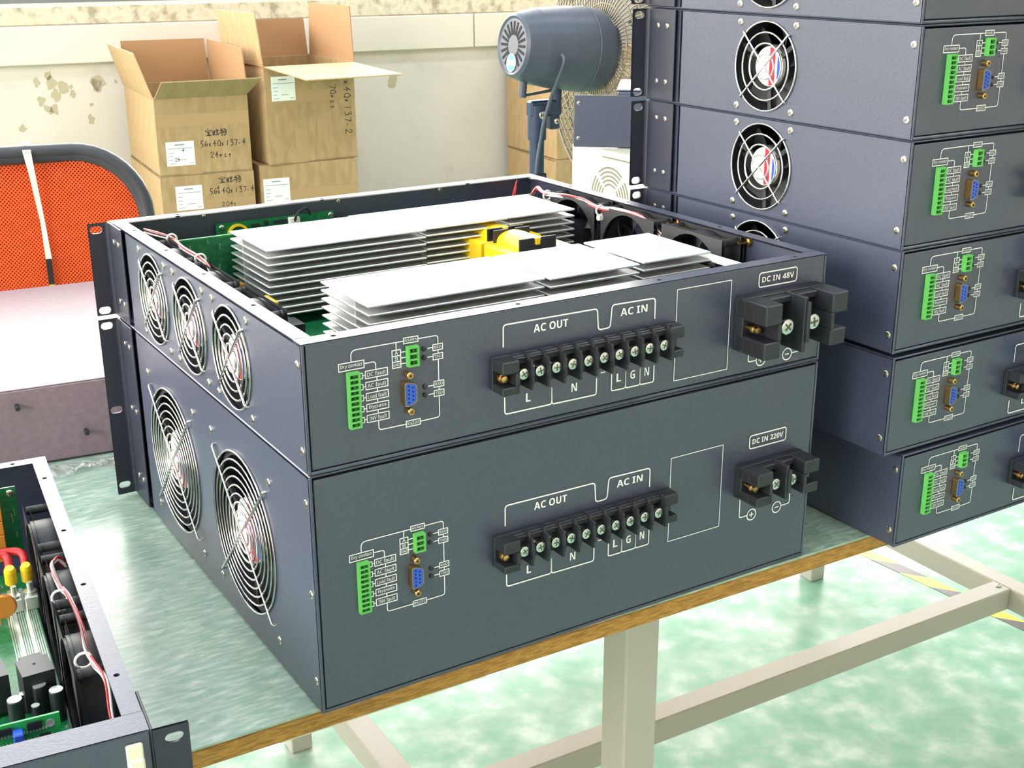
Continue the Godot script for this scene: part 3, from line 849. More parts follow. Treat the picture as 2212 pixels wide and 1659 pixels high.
func inside_main(o: Node3D):          # local y: the case floor is 0, its rim 87.2
	board_face(o, "main_board", V(36, 12, -30), UP, 366, 372, 4, 150)
	heat_sink(o, 87, 235, -365, -277.5, -337, 79, 10, 6.2)
	heat_sink(o, 236.5, 321, -366, -280, -337, 79.4, 10, 6.2)
	heat_sink(o, 322.5, 395, -366, -280.5, -337, 79.6, 10, 6.2)
	heat_sink(o, 87, 234.5, -170, -87, -112, 77, 9, 6.5)
	heat_sink(o, 236.5, 321, -168, -82.5, -112, 77.2, 9, 6.5)
	heat_sink(o, 326, 395, -168, -84.5, -112, 77.5, 9, 6.5)
	transformer(o, 280, 346, -313, -262)
	transformer(o, 281, 347, -257.5, -210.5)
	board_face(o, "driver_board", V(42, 14, -371.5), Basis(), 158, 60.4, 7, 42)
	var b := MB.new()
	b.box(V(42, 73.4, -373.4), V(200, 74.6, -371.3))
	b.box(V(204.6, 72, -374.6), V(404, 77.6, -372.4))
	put("board_edge", b, M.board_bright, o)
	# the display card behind the front panel
	var c := MB.new()
	c.box(V(94, 63, -421.5), V(211, 74.4, -420))
	var e := MB.new()
	for k in [[127, 68, 8, 2.6], [140, 68, 4, 4], [149, 68.6, 13, 3]]: e.box(V(k[0], k[1], -420), V(k[0] + k[2], k[1] + k[3], -418.6))
	var s := MB.new()
	for k in 22: s.box(V(142 + k * 2.2, 65.6, -420), V(143.3 + k * 2.2, 66.7, -419.4))
	var wc := MB.new()
	wc.box(V(163.5, 67, -420), V(174, 73, -415), 0.0005)
	var ring := MB.new()
	ring.xf = Transform3D(Basis(), V(114, 62, -420))
	ring.lathe([Vector2(0.0105, 0), Vector2(0.0105, 0.002), Vector2(0.0082, 0.002), Vector2(0.0082, 0)], 26)
	inst("display_card", made([c, M.circuit_board, e, M.black_plastic, s, M.solder, wc, M.white_plastic, ring, M.yellow_tape]), o)
	for x in [99.3, 207.4]: add_screw(o, V(x, 70.4, -420), 0.0027)
	for x in [84.8, 218.5, 330]: add_screw(o, V(x, 81.7, -425.9), 0.0022)
	wires(o, "display_wire", [V(168, 70, -415), V(171, 78, -412), V(180, 81, -413), V(186, 74, -419)], ["wire_black", "wire_black"], 0.0006)
	# fans on the right wall
	for z in [-310, -220, -129]: add_fan(o, V(437, 44, z), RIGHT, false)
	for k in [[-273, 79.5], [-180, 79.5], [-158, 79.5], [-87, 80]]:
		var q := MB.new()
		q.xf = Transform3D(Basis(Vector3(0, 0, 1), Vector3(0, 1, 0), Vector3(-1, 0, 0)), V(438, k[1], k[0]))
		q.lathe([Vector2(0.0042, 0), Vector2(0.0042, 0.003), Vector2(0.0018, 0.0034), Vector2(0.0018, 0.012), Vector2(0, 0.012)], 8)
		put("lock_nut", q, M.brass, o)
	relay(o, V(61, 12, -160), 0.0)
	relay(o, V(72, 12, -205), 0.0)
	capacitor(o, V(69, 12, -136), 0.0035, 0.024)
	var y := MB.new()
	y.box(V(80.5, 12, -274), V(84, 43, -250), 0.0008)
	put("film_capacitor", y, M.yellow_tape, o)
	y = MB.new()
	y.box(V(80, 12, -334), V(83.5, 41, -326), 0.0006)
	put("ceramic_resistor", y, M.orange_part, o)
	y = MB.new()
	y.box(V(396, 68, -150), V(410, 70.5, -30), 0.0008)
	put("air_duct_strip", y, M.white_plastic, o)
	wires(o, "fan_wire", [V(21, 82, -394), V(24, 83.2, -366), V(30, 83.2, -340), V(27, 83.4, -305), V(26, 83.4, -265), V(24, 82, -235), V(20, 74, -215)], ["wire_red", "wire_white", "wire_red", "wire_black", "wire_white"], 0.0012)
	cable_tie(o, V(30, 82.6, -345), 0.0042)
	cable_tie(o, V(26.5, 82.8, -262), 0.0042)
	wires(o, "fan_wire", [V(428, 68, -408), V(420, 80, -385), V(406, 81.6, -347), V(413, 83.3, -318), V(412, 83.3, -290), V(408, 82, -258), V(414, 83.2, -238), V(412, 83, -200), V(418, 70, -180)], ["wire_red", "wire_white", "wire_red", "wire_white", "wire_red", "wire_white"], 0.0013)
	cable_tie(o, V(407, 80.5, -346), 0.0046)
	cable_tie(o, V(408, 80.5, -258), 0.0046)
	wires(o, "sensor_wire", [V(398, 60, -400), V(404, 74, -405), V(412, 82, -412)], ["wire_red", "wire_red"], 0.003)


# ---------- the open chassis at the lower left: base at its front right lower corner, the body runs to -x and -z ----------
func open_chassis(o: Node3D):
	var h := 0.088
	var d := 0.431
	var w := 0.44
	var t := 0.0015
	var a := MB.new()
	a.box(Vector3(-w, 0, -d), Vector3(-0.0005, t, -0.0005))
	a.box(Vector3(-w, 0.001, -0.002), Vector3(0, h - 0.001, 0), 0.0006)
	a.box(Vector3(-w, 0.001, -d), Vector3(0, h - 0.001, -d + 0.002), 0.0004)
	a.box(Vector3(-w, 0.001, -d), Vector3(-w + t, h - 0.001, 0))
	put("body", a, M.powder_coat, o)
	a = MB.new()
	var b3 := Basis(Vector3(0, 0, -1), Vector3(0, 1, 0), Vector3(1, 0, 0))
	a.xf = Transform3D(b3, Vector3.ZERO)
	var zs := [0.128, 0.2215, 0.314]
	var cut := 0.002
	for i in 3:
		var e: float = d - 0.002 if i == 2 else (zs[i] + zs[i + 1]) / 2
		a.cell(Vector2(cut, 0.0012), Vector2(e, h - 0.0016), circle(Vector2(zs[i], 0.044), 0.0376, 36), -t, 0)
		cut = e
	put("side_cover", a, M.powder_coat, o)
	a = MB.new()
	strip(a, Vector2(-0.0112, -d + 0.012), Vector2(-0.0002, -0.0195), h - t, h, [Vector2(-0.0062, -0.383), Vector2(-0.0062, -0.277), Vector2(-0.0062, -0.186), Vector2(-0.0062, -0.063)], false)
	strip(a, Vector2(-w, -0.0192), Vector2(0, 0), h - t, h, [Vector2(-0.3, -0.009)], true)
	strip(a, Vector2(-w, -d), Vector2(0, -d + 0.0117), h - t, h, [Vector2(-0.3, -d + 0.006), Vector2(-0.026, -d + 0.006)], true)
	put("top_flange", a, M.powder_coat, o)
	for z in zs:
		add_fan(o, Vector3(-0.0004, 0.041, -z), RIGHT, false)
		inst("fan_grille", grille_mesh(0.037, 5, 0.0275, 0.0104), o, Vector3(0, 0.041, -z), RIGHT)
		var r := MB.new()
		for e in [-0.0365, 0.0365]: r.tube([Vector3(-0.022, 0.076, -z + e * 0.93), Vector3(-0.004, 0.076, -z + e * 0.93)], 0.0006, 6)
		put("fan_bolt", r, M.steel, o)
	# ear
	a = MB.new()
	a.cell(Vector2(0.0015, 0.003), Vector2(0.021, 0.045), slot(Vector2(0.013, 0.012), 0.0105, 0.0064), -0.001, 0.001)
	a.cell(Vector2(0.0015, 0.045), Vector2(0.021, h - 0.001), slot(Vector2(0.0128, h - 0.0085), 0.0105, 0.0062), -0.001, 0.001)
	a.box(Vector3(0.0002, 0.002, -0.042), Vector3(0.0018, h - 0.0005, 0.0), 0.0004)
	put("rack_bracket", a, M.black_paint, o)
	a = MB.new()
	a.box(V(-13.5, 62, 0), V(-4.5, 82, 3.2), 0.0008)
	a.box(V(-13, 40, 0), V(-4.5, 74, 5.5), 0.001)
	put("panel_latch", a, M.cream_plastic, o)
	# main board and what stands on it
	board_face(o, "main_board", V(-300, 19, -66), UP, 270, 300, 5, 90)
	var s := MB.new()
	for k in 14:
		var x := -31.5 - k * 1.55
		for i in 70: s.box(V(x - 0.45, 19, -335 + i * 2.1), V(x + 0.45, 19.35, -333.6 + i * 2.1))
	for x in [-38.3, -46.5]: s.box(V(x - 1.3, 19, -337), V(x + 1.3, 19.5, -190))
	put("tinned_track", s, M.solder, o)
	relay(o, V(-44.5, 22, -166), 0.1)
	relay(o, V(-72, 22, -172), 0.1)
	for c in [[-44, -153, 4.6, 22], [-35, -142, 4.6, 22], [-60, -142, 4.8, 22], [-48.5, -139, 2.8, 16], [-54, -160, 2.6, 14]]: capacitor(o, V(c[0], 19, c[1]), c[2] * 0.001, c[3] * 0.001)
	s = MB.new()
	var g := RandomNumberGenerator.new()
	g.seed = 12
	for k in 46:
		var p := V(g.randf_range(-74, -32), 19, g.randf_range(-140, -72))
		s.box(p, p + V(g.randf_range(1, 3), g.randf_range(0.6, 2), g.randf_range(1, 2)))
	var s2 := MB.new()
	for k in 20:
		var p := V(g.randf_range(-74, -34), 19, g.randf_range(-136, -74))
		s2.box(p, p + V(2.5, 1.6, 1.6))
	tag(inst("small_component", made([s, M.solder, s2, M.black_plastic]), o), "", "", "", "stuff")
	s = MB.new()
	s.box(V(-300, 40, -63), V(-40, 74, -61.4))
	var hole := MB.new()
	hole.xf = Transform3D(Basis(), V(-45.5, 68.5, -61.4))
	hole.lathe([Vector2(0.0026, 0), Vector2(0.0026, 0.0003), Vector2(0.0016, 0.0003), Vector2(0.0016, 0.0001), Vector2(0, 0.0001)], 16)
	var pins := MB.new()
	for k in 16: pins.box(V(-74 + k * 1.7, 66, -61.4), V(-73 + k * 1.7, 67, -60.2))
	for k in 16: pins.box(V(-74 + k * 1.9, 61, -61.4), V(-73.2 + k * 1.9, 62, -60.4))
	var dark := MB.new()
	for e in [[-76, 68, 10, 4], [-58, 67.6, 8, 4.6], [-72, 55, 14, 4], [-52, 58, 6, 5]]: dark.box(V(e[0], e[1], -61.4), V(e[0] + e[2], e[1] + e[3], -60))
	var blue := MB.new()
	blue.box(V(-66, 60, -61.4), V(-60.5, 70, -54), 0.0006)
	inst("control_card", made([s, M.board_bright, hole, M.aluminium, pins, M.solder, dark, M.black_plastic, blue, M.blue_plastic]), o)
	for k in 2:
		var x := -33.0 - k * 11.5
		var q := MB.new()
		q.xf = Transform3D(UP, V(x, 31, -305 + k * 2))
		q.lathe([Vector2(0.0016, -0.008), Vector2(0.0016, -0.002), Vector2(0.0046, -0.002), Vector2(0.0046, 0.001), Vector2(0.0022, 0.0014), Vector2(0.0022, 0.008), Vector2(0, 0.008)], 10)
		q.xf = Transform3D()
		q.box(V(x - 5, 19, -312), V(x + 5, 30, -298), 0.0008)
		put("terminal_post", q, M.solder, o)
		q = MB.new()
		q.xf = Transform3D(Basis(Vector3(1, 0, 0), Vector3(0, 0.35, -0.94), Vector3(0, 0.94, 0.35)), V(x, 42, -318))
		q.lathe([Vector2(0.0018, -0.009), Vector2(0.0044, -0.0085), Vector2(0.0044, 0.004), Vector2(0.0032, 0.007), Vector2(0, 0.007)], 14)
		put("ring_terminal", q, M.yellow_tape, o)
		q = MB.new()
		q.tube(curve([V(x, 45, -321), V(x - 2, 52, -332), V(x - 22, 52, -337 + k * 6), V(x - 70, 50, -334 + k * 6)], 6), 0.0031, 8)
		put("power_wire", q, M.wire_red, o)
	s = MB.new()
	s.xf = Transform3D(Basis(), V(-54, 34, -284))
	s.lathe([Vector2(0, -0.002), Vector2(0.0085, -0.002), Vector2(0.0098, 0), Vector2(0.0085, 0.002), Vector2(0, 0.002)], 26)
	s.xf = Transform3D()
	s.tube([V(-57, 19, -284), V(-57, 28, -284)], 0.0004, 6)
	s.tube([V(-51, 19, -284), V(-51, 28, -284)], 0.0004, 6)
	put("disc_varistor", s, M.orange_part, o)
	s = MB.new()
	s.xf = Transform3D(UP, V(-82, 19, -178))
	s.lathe([Vector2(0.014, 0), Vector2(0.017, 0.004), Vector2(0.017, 0.022), Vector2(0.014, 0.026), Vector2(0.007, 0.026), Vector2(0.006, 0.02)], 24)
	put("choke_coil", s, M.blue_plastic, o)
	board_face(o, "relay_board", V(-78, 28, -384), Basis(), 49, 57, 14, 16)
	for k in 5:
		inst("orange_relay", cache("ore", func():
			var q := MB.new()
			q.box(V(0, 0, 0), V(26, 11.2, 13), 0.0006)
			return made([q, M.orange_part])), o, V(-68, 28 + k * 11.6, -384))
	add_screw(o, V(-33.5, 80, -384), 0.003)
	wires(o, "fan_wire", [V(-11, 76, -246), V(-16, 82, -244), V(-21, 84.4, -228), V(-20, 84.4, -200), V(-17, 84.3, -180), V(-15, 84, -140), V(-17, 84.4, -108), V(-15, 82, -92), V(-11, 79, -76), V(-12, 62, -62), V(-10, 52, -52)], ["wire_red", "wire_white", "wire_red", "wire_white", "wire_red", "wire_black"], 0.0013, 0.0008)
	cable_tie(o, V(-22, 82.2, -186), 0.005)
	cable_tie(o, V(-20, 82.2, -98), 0.005)


# ---------- cartons ----------
func strokes(a: MB, codes: String, at: Vector2, size: Vector2, w: float):   # "12 34,56 78": pen strokes on a 10 by 10 grid
	for s in codes.split(","):
		var p := []
		for q in s.strip_edges().split(" "): p.append(at + Vector2(float(q[0]) / 9.0, 1.0 - float(q[1]) / 9.0) * size)
		a.ribbon(p, w, 0.0004)
var PEN := {"0": "50 22 17 48 79 84 72 50", "1": "51 48", "2": "13 30 71 73 18 89", "3": "11 70 44 74 78 29", "4": "60 15 85,51 49", "5": "80 30 24 64 77 29", "6": "60 23 17 48 86 74 26", "7": "11 81 49", "x": "12 88,82 18", "-": "15 75", "p": "23 29,23 73 76 26", "c": "73 33 17 59 87", "s": "73 33 25 65 58 29", ".": "48 59", "#1": "40 51,22 13,13 92 83,34 74,36 66,28 88,54 58,66 77", "#2": "13 83,13 18,61 64 78 96,82 58,25 45,34 26 48,43 28", "#3": "22 14,13 43,31 39,06 45,51 93,71 74,44 94,45 96,85 88 69,57 68"}
func write_pen(a: MB, chars: Array, at: Vector2, size: Vector2, gap: float, w: float):
	var x := at.x
	for c in chars:
		strokes(a, PEN[c], Vector2(x, at.y), size * (Vector2(0.55, 0.7) if c in ["x", "-", "p", "c", "s", "."] else Vector2.ONE), w)
		x += gap
func paper_label(parent: Node, at: Vector3, w: float, h: float, notes: Array):
	var a := MB.new()
	a.box(Vector3(0, 0, 0), Vector3(w, h, 0.0006))
	var b := MB.new()
	b.xf.origin.z = 0.0006
	b.ribbon([Vector2(w * 0.33, h * 0.87), Vector2(w * 0.64, h * 0.87)], h * 0.055)
	for e in [[0.08, 0.72, 0.95], [0.08, 0.55, 0.25], [0.08, 0.4, 0.25], [0.08, 0.25, 0.22], [0.42, 0.25, 0.7], [0.08, 0.1, 0.3], [0.8, 0.1, 0.94]]:
		b.ribbon([Vector2(w * e[0], h * e[1]), Vector2(w * e[2], h * e[1])], h * 0.025)
	var c := MB.new()
	c.xf.origin.z = 0.0006
	for e in notes: write_pen(c, e[0], Vector2(w, h) * e[1], Vector2(0.012, 0.014), 0.01, 0.002)
	inst("paper_label", made([a, M.label_paper, b, M.ink_grey, c, M.marker_ink]), parent, at)
func flap(parent: Node, hinge0: Vector3, hinge1: Vector3, out: Vector3, m: Material, cut := 0.012):   # a board flap from a hinge line
	var t := 0.0045
	var nn := (hinge1 - hinge0).cross(out).normalized() * t
	var d := (hinge1 - hinge0).normalized() * cut
	var q := [hinge0, hinge1, hinge1 + out - d, hinge0 + out + d]
	var a := MB.new()
	a.quad(q[0] + nn, q[1] + nn, q[2] + nn, q[3] + nn, nn)
	a.quad(q[0], q[1], q[2], q[3], -nn)
	for i in 4:
		var j := (i + 1) % 4
		var e: Vector3 = (q[j] - q[i]).cross(nn).normalized()
		a.quad(q[i], q[j], q[j] + nn, q[i] + nn, e)
	put("flap", a, m, parent)
func carton(o: Node3D, w: float, h: float, d: float, open: bool, tape := true):    # base at front left lower corner; the body runs to +x and -z
	var a := MB.new()
	var t := 0.005
	a.box(Vector3(0, 0, -t), Vector3(w, h, 0), 0.002)
	a.box(Vector3(0, 0, -d), Vector3(w, h, -d + t), 0.002)
	a.box(Vector3(w - t, 0, -d + t), Vector3(w, h, -t))
	a.box(Vector3(0, 0, -d), Vector3(w, t, 0))
	if not open: a.box(Vector3(0, h - t, -d + t), Vector3(w, h, -t))
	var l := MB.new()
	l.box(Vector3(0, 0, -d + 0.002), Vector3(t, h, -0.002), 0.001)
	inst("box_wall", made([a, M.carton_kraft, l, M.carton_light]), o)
	if tape:
		var b := MB.new()
		b.box(Vector3(w * 0.3, 0.001, 0), Vector3(w * 0.3 + 0.055, h * 0.36, 0.0005))
		b.box(Vector3(w * 0.55, h * 0.2, 0), Vector3(w * 0.55 + 0.05, h * 0.55, 0.0005))
		b.box(Vector3(0.002, h * 0.62, 0), Vector3(w - 0.002, h * 0.62 + 0.05, 0.0005))
		put("packing_tape", b, M.carton_tape, o)


func build_room():
	var a := MB.new()
	a.box(Vector3(-4.3, -0.12, -0.95), Vector3(5.7, 0, 7.0))
	structure("floor", "glossy green epoxy workshop floor", a, M.floor_epoxy)
	a = MB.new()
	a.box(Vector3(-4.3, 3.8, -0.95), Vector3(5.7, 3.95, 7.0))
	structure("ceiling", "pale workshop ceiling above the bench", a, M.ceiling_paint)
	a = MB.new()
	a.box(Vector3(-4.3, 0, -0.95), Vector3(5.7, 0.95, -0.72))
	a.box(Vector3(-4.3, 0.95, -0.95), Vector3(5.7, 1.012, -0.75))
	a.box(Vector3(-4.3, 3.5, -0.95), Vector3(5.7, 3.8, -0.72))
	for x in [-4.3, -1.75, 0.72, 3.2, 5.5]: a.box(Vector3(x, 1.0, -0.95), Vector3(x + 0.2, 3.5, -0.74))
	structure("wall_back", "cream painted wall with flaking patches under the windows", a, M.wall_paint)
	var wall := get_node("wall_back")
	var rg := RandomNumberGenerator.new()
	rg.seed = 77
	for k in 26:
		a = MB.new()
		var c := Vector2(-0.22 + rg.randfn(0.0, 0.1), 0.66 + rg.randfn(0.0, 0.07)) if k < 20 else Vector2(rg.randf_range(-0.5, 1.8), rg.randf_range(0.45, 0.74))
		var sz := rg.randf_range(0.008, 0.035)
		var pg := PackedVector2Array()
		for i in 11: pg.append(c + Vector2(cos(TAU * i / 11), sin(TAU * i / 11)) * sz * rg.randf_range(0.5, 1.2) * Vector2(1.0, 1.2))
		a.prism(pg, -0.72, -0.7194)
		put("flaking_patch", a, M.flaked_plaster, wall)
	a = MB.new()
	a.box(Vector3(-4.3, 0.772, -0.73), Vector3(1.645, 0.925, -0.69), 0.004)
	a.box(Vector3(1.65, 0.772, -0.73), Vector3(5.7, 0.925, -0.69), 0.004)
	structure("trim_1", "cream ledge band running along the wall below the windows", a, M.ledge_paint)
	a = MB.new()
	a.box(Vector3(-4.3, 0.925, -0.75), Vector3(5.7, 1.004, -0.712), 0.006)
	structure("trim_2", "stained bare concrete sill above the cream ledge", a, M.bare_concrete)
	for k in 4:
		var x0: float = [-4.1, -1.55, 0.92, 3.4][k]
		var x1: float = [-1.75, 0.72, 3.2, 5.5][k]
		var o := Node3D.new()
		o.name = "window_%d" % (k + 1)
		add_child(o)
		o.position = ROOM_AT
		o.rotation_degrees.y = ROOM_TURN
		tag(o, "grey framed factory window in the back wall", "", "", "structure")
		a = MB.new()
		a.box(Vector3(x0, 1.004, -0.9), Vector3(x1, 1.05, -0.76), 0.003)
		a.box(Vector3(x0, 3.45, -0.9), Vector3(x1, 3.5, -0.76), 0.003)
		for x in [x0, (x0 + x1) / 2 - 0.02, x1 - 0.045]: a.box(Vector3(x, 1.05, -0.88), Vector3(x + 0.045, 3.45, -0.78), 0.003)
		put("window_frame", a, M.window_frame, o)
		for i in 2:
			a = MB.new()
			var m := (x0 + x1) / 2
			a.quad(Vector3(x0 if i == 0 else m, 1.05, -0.83), Vector3(m if i == 0 else x1, 1.05, -0.83), Vector3(m if i == 0 else x1, 3.45, -0.83), Vector3(x0 if i == 0 else m, 3.45, -0.83), Vector3(0, 0, 1))
			put("window_pane", a, M.window_glass, o)
	a = MB.new()
	a.box(Vector3(-4.5, 0, -0.95), Vector3(-4.3, 1.0, 7.0))
	a.box(Vector3(-4.5, 3.3, -0.95), Vector3(-4.3, 3.8, 7.0))
	for e in [[-0.95, 1.9], [4.1, 4.4], [6.6, 7.0]]: a.box(Vector3(-4.5, 1.0, e[0]), Vector3(-4.3, 3.3, e[1]))
	structure("wall_left", "painted wall with windows on the left side", a, M.wall_paint)
	a = MB.new()
	a.box(Vector3(5.7, 0, -0.95), Vector3(5.9, 3.8, 7.0))
	structure("wall_right", "painted wall on the right side", a, M.wall_paint)
	a = MB.new()
	a.box(Vector3(-4.5, 0, 7.0), Vector3(5.9, 3.8, 7.2))
	structure("wall_front", "painted wall behind the camera", a, M.wall_paint)
	# hazard tape on the floor: a striped band laid on the paint
	var o2 := Node3D.new()
	o2.name = "floor_tape"
	add_child(o2)
	o2.position = Vector3(1.664, 0, -0.58)
	o2.rotation_degrees.y = 3.9
	tag(o2, "black and yellow striped hazard tape stuck on the green floor", "floor tape", "", "")
	for k in 22:
		a = MB.new()
		var z := -0.9 + k * 0.075
		a.xf = Transform3D(UP, Vector3.ZERO)
		a.prism(PackedVector2Array([Vector2(0, -z), Vector2(0.032, -z - 0.05), Vector2(0.032, -z - 0.125), Vector2(0, -z - 0.075)]), 0.0004, 0.0008)
		put("stripe", a, M.tape_yellow if k % 2 == 0 else M.tape_black, o2)


func ceiling_light(x: float, z: float, n: int):
	var r := Basis(Vector3.UP, deg_to_rad(ROOM_TURN))
	var o := thing("ceiling_light", "linear ceiling light fitting over the workshop", "ceiling light", ROOM_AT + r * Vector3(x, 3.62, z), ROOM_TURN, "ceiling light fittings over the workshop")
	var a := MB.new()
	a.box(Vector3(-0.75, 0.02, -0.16), Vector3(0.75, 0.07, 0.16), 0.01)
	for e in [-0.6, 0.6]: a.box(Vector3(e - 0.01, 0.07, -0.01), Vector3(e + 0.01, 0.18, 0.01))
	put("housing", a, M.ceiling_paint, o)
	a = MB.new()
	a.box(Vector3(-0.72, 0.0, -0.13), Vector3(0.72, 0.02, 0.13), 0.004)
	put("diffuser", a, M.tube_light, o)
	var l := AreaLight3D.new()
	l.name = "lamp_%d" % n
	l.area_size = Vector2(1.44, 0.26)
	l.light_color = Color("e6eeff")
	l.light_energy = LAMP
	l.shadow_enabled = true
	l.set("area_range", 12.0)
	l.set("area_attenuation", 2.0)
	o.add_child(l)
	l.position = Vector3(0, -0.012, 0)
	l.rotation_degrees.x = -90


func build_table():
	var o := thing("workbench", "green topped workbench with worn wooden edge and cream steel frame", "workbench", Vector3(0, 0, -0.0074), -1.16)
	var a := MB.new()
	a.box(Vector3(-0.85, TT - 0.0022, -1.06), Vector3(1.52, TT, 0), 0.0005)
	put("green_mat", a, M.bench_mat, o)
	a = MB.new()
	a.box(Vector3(-0.85, TT - 0.0168, -1.06), Vector3(1.52, TT - 0.0024, -0.0002), 0.0012)
	put("wooden_board", a, M.bench_wood, o)
	for x in [0.312, 1.44, -0.72]:
		for z in [-0.074, -0.97]:
			a = MB.new()
			a.box(Vector3(x, 0.0, z - 0.036), Vector3(x + 0.036, TT - 0.0168, z), 0.002)
			put("leg", a, M.bench_steel, o)
		a = MB.new()
		a.box(Vector3(x, 0.16, -0.934), Vector3(x + 0.036, 0.2, -0.11), 0.002)
		put("cross_rail", a, M.bench_steel, o)
	a = MB.new()
	a.box(Vector3(-0.684, 0.16, -0.545), Vector3(0.312, 0.2, -0.509), 0.002)
	a.box(Vector3(0.348, 0.16, -0.545), Vector3(1.44, 0.2, -0.509), 0.002)
	put("long_rail", a, M.bench_steel, o)
	inst("bolt", screw_mesh(0.006), o, Vector3(1.43, 0.2, -0.527), UP)
	a = MB.new()
	a.box(Vector3(-0.026, TT - 0.0235, -0.06), Vector3(0.136, TT - 0.017, -0.0085), 0.001)
	put("mounting_strip", a, M.cream_plastic, o)


func build_chair():
	var o := thing("office_chair", "office chair with bright orange mesh back and dark frame", "chair", Vector3(0.03, 0, -1.17), -11.0)
	# the back: local x 0..0.42 across is centred on the chair
	var y0 := 0.52
	var y1 := TT + 0.215
	var path := [Vector2(-0.2, y0), Vector2(-0.2, y1), Vector2(0.205, y1), Vector2(0.205, y0)]
	var p2 := []
	for q in rounded(Vector2(-0.2, y0), Vector2(0.205, y1), 0.095, 10).slice(11, 33): p2.append(q)
	p2.reverse()
	p2 = [Vector2(-0.2, y0)] + p2 + [Vector2(0.205, y0)]
	var bulge := func(x: float) -> float: return -0.03 + 0.6 * x * x
	var a := MB.new()
	for off in [0.0, 0.008]:
		var p := []
		for q in p2: p.append(Vector3(q.x * (1.0 - off * 2.0), q.y - off, bulge.call(q.x) - off * 0.5))
		a.tube(p, 0.0095, 8)
	put("back_frame", a, M.chair_frame, o)
	var half := 0.205
	a = MB.new()
	var top := func(x: float) -> float:
		var e := absf(x - 0.0025) - 0.1075
		return y1 - (0.0 if e < 0 else 0.095 * (1.0 - sqrt(maxf(0.0, 1.0 - pow(e / 0.095, 2)))))
	var nx := 26
	for i in nx:
		for j in 8:
			var q := []
			var uv := []
			for e in [[0, 0], [1, 0], [1, 1], [0, 1]]:
				var x := lerpf(-0.2, half, float(i + e[0]) / nx)
				var y := lerpf(y0, top.call(x), float(j + e[1]) / 8)
				q.append(Vector3(x, y, bulge.call(x)))
				uv.append(Vector2(x / 0.0053, y / 0.0058))
			a.tri(q[0], q[1], q[2], Vector3(0, 0, 1), Vector3(0, 0, 1), Vector3(0, 0, 1), uv[0], uv[1], uv[2])
			a.tri(q[0], q[2], q[3], Vector3(0, 0, 1), Vector3(0, 0, 1), Vector3(0, 0, 1), uv[0], uv[2], uv[3])
	put("back_mesh", a, M.mesh_fabric, o)
	a = MB.new()
	for i in nx:
		var x := lerpf(-0.2, half, float(i) / nx)
		var xn := lerpf(-0.2, half, float(i + 1) / nx)
		a.quad(Vector3(x, y0, bulge.call(x) - 0.02), Vector3(xn, y0, bulge.call(xn) - 0.02), Vector3(xn, top.call(xn), bulge.call(xn) - 0.012), Vector3(x, top.call(x), bulge.call(x) - 0.012), Vector3(0, 0, 1))
	put("back_lining", a, M.chair_lining, o)
	a = MB.new()
	a.box(Vector3(-0.23, 0.42, -0.5), Vector3(0.23, 0.49, -0.04), 0.02)
	put("seat", a, M.chair_frame, o)
	a = MB.new()
	a.tube([Vector3(0, 0.1, -0.25), Vector3(0, 0.42, -0.25)], 0.025, 12)
	a.tube([Vector3(0, 0.44, -0.1), Vector3(0, 0.44, 0.0), Vector3(0, 0.56, -0.02)], 0.018, 8)
	put("post", a, M.chair_frame, o)
	for k in 5:
		var d := Vector3(cos(TAU * k / 5 + 0.3), 0, sin(TAU * k / 5 + 0.3))
		a = MB.new()
		a.tube([Vector3(0, 0.11, -0.25), Vector3(0, 0.075, -0.25) + d * 0.29], 0.016, 8)
		put("base_arm", a, M.chair_frame, o)
		a = MB.new()
		a.xf = Transform3D(Basis(Vector3(0, 0, 1), Vector3(0, 1, 0), Vector3(-1, 0, 0)), Vector3(0, 0.029, -0.25) + d * 0.29)
		a.lathe([Vector2(0, -0.018), Vector2(0.029, -0.016), Vector2(0.029, 0.016), Vector2(0, 0.018)], 14)
		put("caster", a, M.black_plastic, o)
	# strap looped over the top of the back
	var s := thing("strap", "white strap with black tag hanging over the orange chair back", "strap", Vector3(0.03, 0, -1.17), -11.0)
	a = MB.new()
	var run := [[0.055, y1 - 0.03, -0.055], [0.053, y1 + 0.0, -0.045], [0.051, y1 + 0.013, -0.03], [0.051, y1 + 0.0, -0.011], [0.054, y1 - 0.03, -0.012], [0.06, y1 - 0.1, -0.02], [0.062, y1 - 0.155, -0.021]]
	var wid := [0.004, 0.005, 0.006, 0.0055, 0.0042, 0.0032, 0.0042]
	for i in run.size() - 1:
		var c0 := Vector3(run[i][0], run[i][1], run[i][2])
		var c1 := Vector3(run[i + 1][0], run[i + 1][1], run[i + 1][2])
		var e0 := Vector3(wid[i], 0, 0)
		var e1 := Vector3(wid[i + 1], 0, 0)
		var nn := (c1 - c0).cross(Vector3.RIGHT).normalized()
		if nn.z < 0: nn = -nn
		a.quad(c0 - e0, c0 + e0, c1 + e1, c1 - e1, nn)
		a.quad(c0 - e0 + nn * 0.001, c0 + e0 + nn * 0.001, c1 + e1 + nn * 0.001, c1 - e1 + nn * 0.001, nn)
	put("webbing", a, M.strap_white, s)
	a = MB.new()
	a.box(Vector3(0.0575, y1 - 0.192, -0.022), Vector3(0.0655, y1 - 0.154, -0.019), 0.0006)
	put("tag", a, M.black_plastic, s)
	a = MB.new()
	a.box(Vector3(0.0585, y1 - 0.2, -0.0218), Vector3(0.0655, y1 - 0.192, -0.0192), 0.0006)
	put("tip", a, M.tip_yellow, s)


